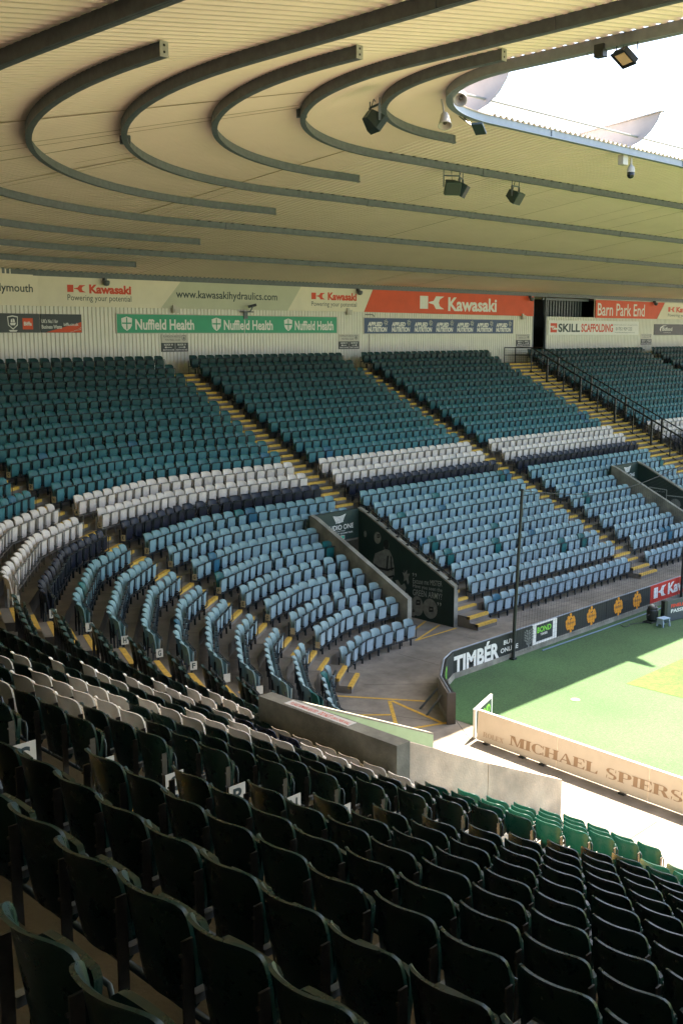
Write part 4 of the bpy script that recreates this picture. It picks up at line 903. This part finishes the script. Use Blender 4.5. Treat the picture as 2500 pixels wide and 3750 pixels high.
# waste company sign wraps the slight bend
s1 = sign('wall_sign', 'dark sign with a red wedge and white business waste lettering at the left edge', 'sign', -17.52, -15.6, 8.64, 9.40, CHAR); mb = MB(); mb.box((L7-1.95,0,8.64),(L7-.02,.04,9.40),0,F7); mb.build('panel', CHAR, s1)
flat(s1, 'red_wedge', [(-17.3,8.65),(-15.62,8.65),(-15.62,9.08)], FW, REDB); flats(s1, 'white_slashes', [[(-16.2,8.66),(-16.14,8.66),(-15.64,8.79),(-15.64,8.77)],[(-16.0,8.72),(-15.95,8.72),(-15.64,8.86),(-15.64,8.84)]], FW, WHITE, -.007)
flat(s1, 'red_square', [(L7-.86,8.77),(L7-.36,8.77),(L7-.36,9.22),(L7-.86,9.22)], F7, REDB); text(s1, 'Biffa', F7, L7-.80, L7-.42, 8.92, 9.08, WHITE, -.007, .03)
text(s1, "UK's No.1 for", FW, -17.48, -16.72, 9.03, 9.19, WHITE, -.009, .02); text(s1, 'Business Waste', FW, -17.48, -16.55, 8.80, 8.96, WHITE, -.009, .02); text(s1, 'biffa.co.uk', FW, -16.46, -15.76, 8.92, 9.05, WHITE, -.007, .02); crest(s1, F7, L7-1.32, 9.03, .5); flat(s1, 'ribbon', [(L7-1.53,8.74),(L7-1.11,8.74),(L7-1.17,8.68),(L7-1.47,8.68)], F7, WHITE, -.005)
s2 = sign('wall_sign', 'long green health company sign with three white shields', 'sign', -13.86, -.41, 8.62, 9.44, GREENS)
mb = MB()
for z in (8.6, 9.44): mb.box((-13.9,-.01,z),(-.37,.05,z+.03),0,FW)
mb.box((-13.9,-.01,8.6),(-13.86,.05,9.47),0,FW); mb.box((-.41,-.01,8.6),(-.37,.05,9.47),0,FW); mb.box((-6.68,-.006,8.63),(-6.65,.0,9.43),0,FW); mb.build('frame', OFFW, s2)
for x0, ws in ((-13.63,4.05),(-8.65,3.9),(-4.1,3.55)):
    flat(s2, 'shield', [(x0,9.26),(x0+.28,9.34),(x0+.56,9.26),(x0+.54,8.95),(x0+.45,8.82),(x0+.28,8.72),(x0+.11,8.82),(x0+.02,8.95)], FW, WHITE)
    flats(s2, 'cross', [[(x0+.25,8.78),(x0+.31,8.78),(x0+.31,9.3),(x0+.25,9.3)],[(x0+.04,9.02),(x0+.52,9.02),(x0+.52,9.08),(x0+.04,9.08)]], FW, GREENS, -.007)
    text(s2, 'Nuffield Health', FW, x0+.72, x0+ws-.1, 8.76, 9.24, WHITE, -.005, .028)
s3 = sign('wall_sign', 'long navy nutrition sign with seven repeated white marks', 'sign', 1.66, 15.1, 8.60, 9.42, NAVYB)
mb = MB()
for z in (8.57, 9.42): mb.box((1.62,-.01,z),(15.14,.05,z+.03),0,FW)
mb.box((1.62,-.01,8.57),(1.66,.05,9.45),0,FW); mb.box((15.1,-.01,8.57),(15.14,.05,9.45),0,FW); mb.build('frame', OFFW, s3)
for i in range(7):
    x0 = 1.95+i*1.90; text(s3, 'APPLIED', FW, x0, x0+1.12, 8.98, 9.22, WHITE, -.005, .05, .15); text(s3, 'NUTRITION', FW, x0, x0+1.5, 8.68, 8.95, WHITE, -.005, .05, .1)
    mb = MB()
    for a in range(3):
        E_ = ell(x0+1.42, 9.19, .17, .06, 16, a*R(60)+.3); mb.tube([FW @ Vector((p[0],-.008,p[1])) for p in E_], .011, 4, 0, True)
    mb.build('atom_mark', WHITE, s3)
s4 = sign('wall_sign', 'white scaffolding company sign with red and black capitals and phone number', 'sign', 18.97, 30.45, 8.50, 9.44, WHITE)
flats(s4, 'square_mark', [[(19.2,8.66),(19.95,8.66),(19.95,8.84),(19.2,8.84)],[(19.2,9.08),(19.95,9.08),(19.95,9.26),(19.2,9.26)],[(19.2,8.84),(19.4,8.84),(19.4,8.98),(19.2,8.98)],[(19.75,8.95),(19.95,8.95),(19.95,9.08),(19.75,9.08)],[(19.4,8.86),(19.5,8.86),(19.75,9.06),(19.65,9.06)]], FW, INKR)
text(s4, 'SKILL', FW, 20.1, 22.7, 8.68, 9.24, INK, -.005, .03); text(s4, 'SCAFFOLDING', FW, 22.85, 26.9, 8.68, 9.24, INKR, -.005, .03); text(s4, '01752 929 222', FW, 27.3, 29.5, 8.80, 9.02, INK, -.005); text(s4, 'Professional scaffolding services, covering the South West', FW, 26.95, 30.2, 9.14, 9.22, INK, -.005); text(s4, 'www.skillscaffoldingplymouth.co.uk', FW, 27.15, 29.9, 8.6, 8.69, INK, -.005)
s5 = sign('wall_sign', 'dark food company sign with white swoosh at the right edge', 'sign', 32.7, 44, 8.47, 9.27, CHAR); text(s5, 'Bidfood', FW, 33.9, 35.4, 8.78, 9.05, WHITE, -.005, .015); text(s5, 'Inspired by you', FW, 34.1, 35.2, 8.6, 8.68, WHITE)
flat(s5, 'swoosh', [(33.7,8.7),(33.5,8.85),(33.6,9.05),(34.0,9.17),(34.6,9.18),(34.0,9.1),(33.72,8.98),(33.68,8.85)], FW, WHITE); flat(s5, 'swoosh', [(37.4,8.7),(37.2,8.85),(37.3,9.05),(37.7,9.17),(38.3,9.18),(37.7,9.1),(37.42,8.98),(37.38,8.85)], FW, WHITE)
for (x0, x1), (l1, r1), (l2, r2), lab in (((-11.53,-10.05),('BLOCK 18','BLOCK 19'),('SEATS 510-540','SEATS 543-562'),'small block direction sign below the green health sign'),((-.25,1.28),('BLOCK 19','BLOCK 20'),('SEATS 543-562','SEATS 565-592'),'small block direction sign between the green and navy signs'),((15.5,16.98),('BLOCK 20','BLOCK 21'),('SEATS 565-592','SEATS 593-610'),'small block direction sign seen through the mesh fence'),((30.83,32.38),('BLOCK 21','BLOCK 22'),('SEATS 593-610','SEATS 611-640'),'small block direction sign right of the scaffolding sign')):
    s_ = sign('block_sign', lab, 'sign', x0, x1, 8.19, 8.56, OFFW, grp='block direction signs'); wd = x1-x0
    text(s_, 'PLYMOUTH ARGYLE', FW, x0+.1, x1-.42, 8.42, 8.51, INK); text(s_, 'FOOTBALL CLUB', FW, x0+.2, x1-.46, 8.27, 8.36, INK); crest(s_, FW, x1-.24, 8.38, .24, INK, OFFW)
    mb = MB(); mb.box((x0,-.002,7.78),(x1,.04,8.185),0,FW); mb.build('arrow_panel', CHAR, s_)
    for side, a, b in ((0,l1,l2),(1,r1,r2)):
        xa = x0+wd*.5*side+.06; xb = xa+wd*.5-.12; text(s_, a, FW, xa+.08, xb-.08, 8.06, 8.14, WHITE, -.007, .02); text(s_, b, FW, xa, xb, 7.83, 7.90, WHITE, -.007, .02)
        d = -1 if side == 0 else 1; xm = (xa+xb)/2; flats(s_, 'arrow', [[(xm-.18,7.97),(xm+.18,7.97),(xm+.18,7.99),(xm-.18,7.99)],[(xm+d*.22,7.98),(xm+d*.12,8.03),(xm+d*.12,7.93)]], FW, WHITE, -.007)
    flat(s_, 'divider', [(x0+wd*.5-.006,7.8),(x0+wd*.5+.006,7.8),(x0+wd*.5+.006,8.17),(x0+wd*.5-.006,8.17)], FW, WHITE, -.007)
# fittings on the wall
for x, lab in ((-14.48,'round dark lamp on the eaves above the left red emblem'),(1.06,'round dark lamp on the eaves at the left end of the red banner'),(16.65,'round dark lamp on the eaves at the right end of the red banner'),(32.3,'round dark lamp on the eaves above the Barn Park End banner')):
    o = thing('bulkhead_lamp', lab, 'lamp', (x,17.0,10.75), 'round lamps under the eaves'); mb = MB(); mb.lathe([(.0,-.18),(.11,-.15),(.15,-.05),(.15,.03),(.10,.06)], Matrix.Translation((x,16.98,10.78)), 14); mb.build('shade', GALV, o, True); mb = MB(); mb.box((x-.05,17.0,10.82),(x+.05,17.22,10.95)); mb.build('bracket', GALV, o)
for x, z, lab in ((-10.78,9.66,'small white box light above the green sign'),(.42,9.70,'small white box light between the green and navy signs'),(16.05,9.6,'small white box light beside the doorway')):
    mb = MB(); mb.box((x-.17,17.08,z-.13),(x+.17,17.26,z+.13)); mb.box((x-.1,17.05,z-.10),(x+.1,17.08,z+.04)); mb.box((x-.16,17.12,z+.13),(x+.02,17.26,z+.22)); tag(mb.build('box_light', OFFW), lab, 'lamp', 'small white lights on the back wall')
cc_ = thing('security_camera', 'dark security camera on a bracket above the green health sign', 'camera', (-6.55,17.2,9.6)); mb = MB(); mb.box((-.38,-.06,-.06),(.02,.06,.07),0,Matrix.Translation((-6.35,16.75,9.95)) @ Matrix.Rotation(R(-30),4,'Z') @ Matrix.Rotation(R(-14),4,'Y')); mb.build('housing', STEEL, cc_)
mb = MB(); mb.tube([(-6.6,17.25,9.62),(-6.6,16.85,9.66),(-6.5,16.78,9.9)], .035, 6); mb.box((-6.95,16.9,9.6),(-6.35,17.25,9.65)); mb.box((-6.72,17.2,9.3),(-6.48,17.26,9.6)); mb.build('bracket', GALV, cc_)
mb = MB(); mb.tube([(2.0,17.2,8.56),(2.0,17.2,6.95)], .015, 5); mb.tube([(1.7,17.2,9.6),(2.3,17.2,9.6),(2.4,17.2,9.5)], .02, 5); tag(mb.build('cable', STEEL), 'thin dark cable hanging below the navy sign', 'cable')

# ------------------------------------------------------------------ things hung from the roof
def speaker(loc, az, tilt_, zt, label, sc=.64, grp='dark loudspeakers under the roof'):
    root = thing('loudspeaker', label, 'loudspeaker', loc, grp)
    X = Matrix.Translation(loc) @ Matrix.Rotation(az,4,'Z') @ Matrix.Rotation(tilt_,4,'Y') @ Matrix.Scale(sc,4)
    mb = MB(); # tapered cabinet: front face (+x) big, back small
    f, b = [(.32,-.38,-.30),(.32,.38,-.30),(.32,.38,.30),(.32,-.38,.30)], [(-.36,-.20,-.18),(-.36,.20,-.18),(-.36,.20,.20),(-.36,-.20,.20)]
    mid = [(.12,-.38,-.30),(.12,.38,-.30),(.12,.38,.30),(.12,-.38,.30)]
    vs = [X @ Vector(p) for p in b+mid+f]; fs = [(0,1,2,3),(11,10,9,8)]+[(i,4+i,4+(i+1) % 4,(i+1) % 4) for i in range(4)]+[(4+i,8+i,8+(i+1) % 4,4+(i+1) % 4) for i in range(4)]
    mb.add(vs, fs); mb.build('cabinet', SPK, root)
    mb = MB(); mb.box((.322,-.34,-.26),(.33,.34,.26),0,X); mb.build('grille', STEEL, root)
    mb = MB()
    for s_ in (-1, 1):
        p = X @ Vector((.05,s_*.40,.0)); mb.box((-.03,-.008,0),(.03,.008,.33),0,Matrix.Translation((p.x,p.y,p.z)) @ Matrix.Rotation(az,4,'Z')); mb.tube([(p.x,p.y,p.z+.33),(p.x,p.y,zt)], .015, 5)
    p0, p1 = X @ Vector((.05,-.40,.0)), X @ Vector((.05,.40,.0)); mb.tube([(p0.x,p0.y,p0.z+.33),(p1.x,p1.y,p1.z+.33)], .025, 6); mb.build('bracket', GALV, root)
    mb = MB(); mb.tube([tuple(X @ Vector((-.3,.1,.18))), (loc[0],loc[1],loc[2]+.45), (loc[0]+.15,loc[1]+.1,zt)], .012, 5); mb.build('cable', STEEL, root)
    return root
speaker((-22.45,-6.3,13.06), R(-20), R(38), 13.5, 'dark tapered loudspeaker hung at the bend of the short curved purlin', .58)
speaker((-14.1,-1.62,12.92), R(-120), R(30), 13.4, 'left dark loudspeaker of the touching pair under the roof'); speaker((-13.62,-1.58,12.90), R(-62), R(30), 13.4, 'right dark loudspeaker of the touching pair under the roof')
speaker((-10.85,-1.6,12.92), R(-80), R(32), 13.4, 'single dark loudspeaker hung right of the pair')
def horn(loc, d, zt, label):
    root = thing('horn_speaker', label, 'loudspeaker', loc, 'white horn speakers at the roof edge'); q_ = Vector(d).normalized().to_track_quat('Z','Y').to_matrix().to_4x4(); X = Matrix.Translation(loc) @ q_ @ Matrix.Scale(.75,4)
    mb = MB(); mb.lathe([(.0,-.22),(.09,-.21),(.12,-.15),(.15,.0),(.21,.22),(.225,.24),(.20,.24),(.15,.10),(.03,.02)], X, 18); mb.build('horn', OFFW, root, True)
    mb = MB(); mb.lathe([(.0,.02),(.06,.06),(.06,.16),(.0,.2)], X, 12); mb.build('driver', POST, root)
    mb = MB(); p = Vector(loc); mb.tube([p, p+Vector((.05,.1,.3)), (loc[0]+.05,loc[1]+.15,zt)], .025, 6); mb.build('bracket', OFFW, root)
horn((-19.85,-6.62,13.9), (-.75,-.35,-.55), 14.1, 'white horn speaker facing down at the tip of the roof edge'); horn((-20.2,-6.42,13.38), (-.35,-.35,-1), 13.85, 'white horn speaker hanging below the tip of the roof edge')
fl = thing('floodlight', 'small dark floodlight tilted under the roof edge beside the horn speakers', 'floodlight', (-18.6,-6.0,13.4)); X = Matrix.Translation((-18.2,-5.85,13.5)) @ Matrix.Rotation(R(20),4,'Z') @ Matrix.Rotation(R(28),4,'Y')
mb = MB(); mb.box((-.2,-.14,-.02),(.2,.14,.04),0,X); mb.build('housing', SPK, fl); mb = MB(); mb.tube([(-18.3,-5.75,13.55),(-18.3,-5.3,13.86)], .016, 5); mb.tube([(-18.1,-5.7,13.55),(-18.1,-5.28,13.86)], .016, 5); mb.build('bracket', STEEL, fl)
dm = thing('dome_camera', 'white dome camera with black lens hanging under the roof edge', 'camera', (-9.9,-5.15,13.3)); mb = MB(); mb.tube([(-9.75,-5.15,13.85),(-9.75,-5.15,13.62)], .035, 8); mb.lathe([(.05,.0),(.10,-.06),(.12,-.16),(.12,-.22)], Matrix.Translation((-9.75,-5.15,13.62)), 14); mb.build('housing', OFFW, dm)
mb = MB(); mb.lathe([(.115,-.22),(.115,-.32),(.08,-.38),(.02,-.40)], Matrix.Translation((-9.75,-5.15,13.62)), 14); mb.build('lens', GLASSY, dm, True); mb = MB(); mb.box((-10.3,-5.2,13.58),(-10.02,-5.02,13.86)); mb.build('junction_box', OFFW, dm)
f2 = thing('floodlight', 'dark square floodlight with pale glass under the roof edge against the sky', 'floodlight', (-21.3,-11.7,13.45)); X = Matrix.Translation((-21.28,-11.69,13.62)) @ Matrix.Rotation(R(-25),4,'Z') @ Matrix.Rotation(R(-52),4,'Y')
mb = MB(); mb.box((-.05,-.2,-.17),(.05,.2,.17),0,X); mb.box((-.07,-.22,-.19),(-.05,.22,-.155),0,X); mb.box((-.07,-.22,.155),(-.05,.22,.19),0,X); mb.box((-.07,-.22,-.155),(-.05,-.18,.155),0,X); mb.box((-.07,.18,-.155),(-.05,.22,.155),0,X); mb.build('housing', STEEL, f2)
mb = MB(); mb.box((-.058,-.15,-.12),(-.0505,.15,.12),0,X); mb.build('glass', LAMPG, f2); mb = MB(); mb.tube([(-21.24,-11.47,13.66),(-21.22,-11.47,13.86)], .012, 5); mb.tube([(-21.24,-11.91,13.66),(-21.22,-11.91,13.86)], .012, 5); mb.build('bracket', STEEL, f2)
mb = MB(); mb.box((-21.3,-11.22,13.72),(-21.14,-11.02,13.95)); mb.tube([(-21.2,-11.2,13.75),(-21.2,-11.32,13.62),(-21.2,-11.5,13.66),(-21.2,-11.6,13.85)], .007, 4); mb.tube([(-21.2,-11.05,13.75),(-21.2,-10.95,13.66),(-21.2,-10.8,13.85)], .007, 4); tag(mb.build('cable_box', STEEL), 'small dark cable box on the roof edge beam left of the square floodlight', 'cable box')
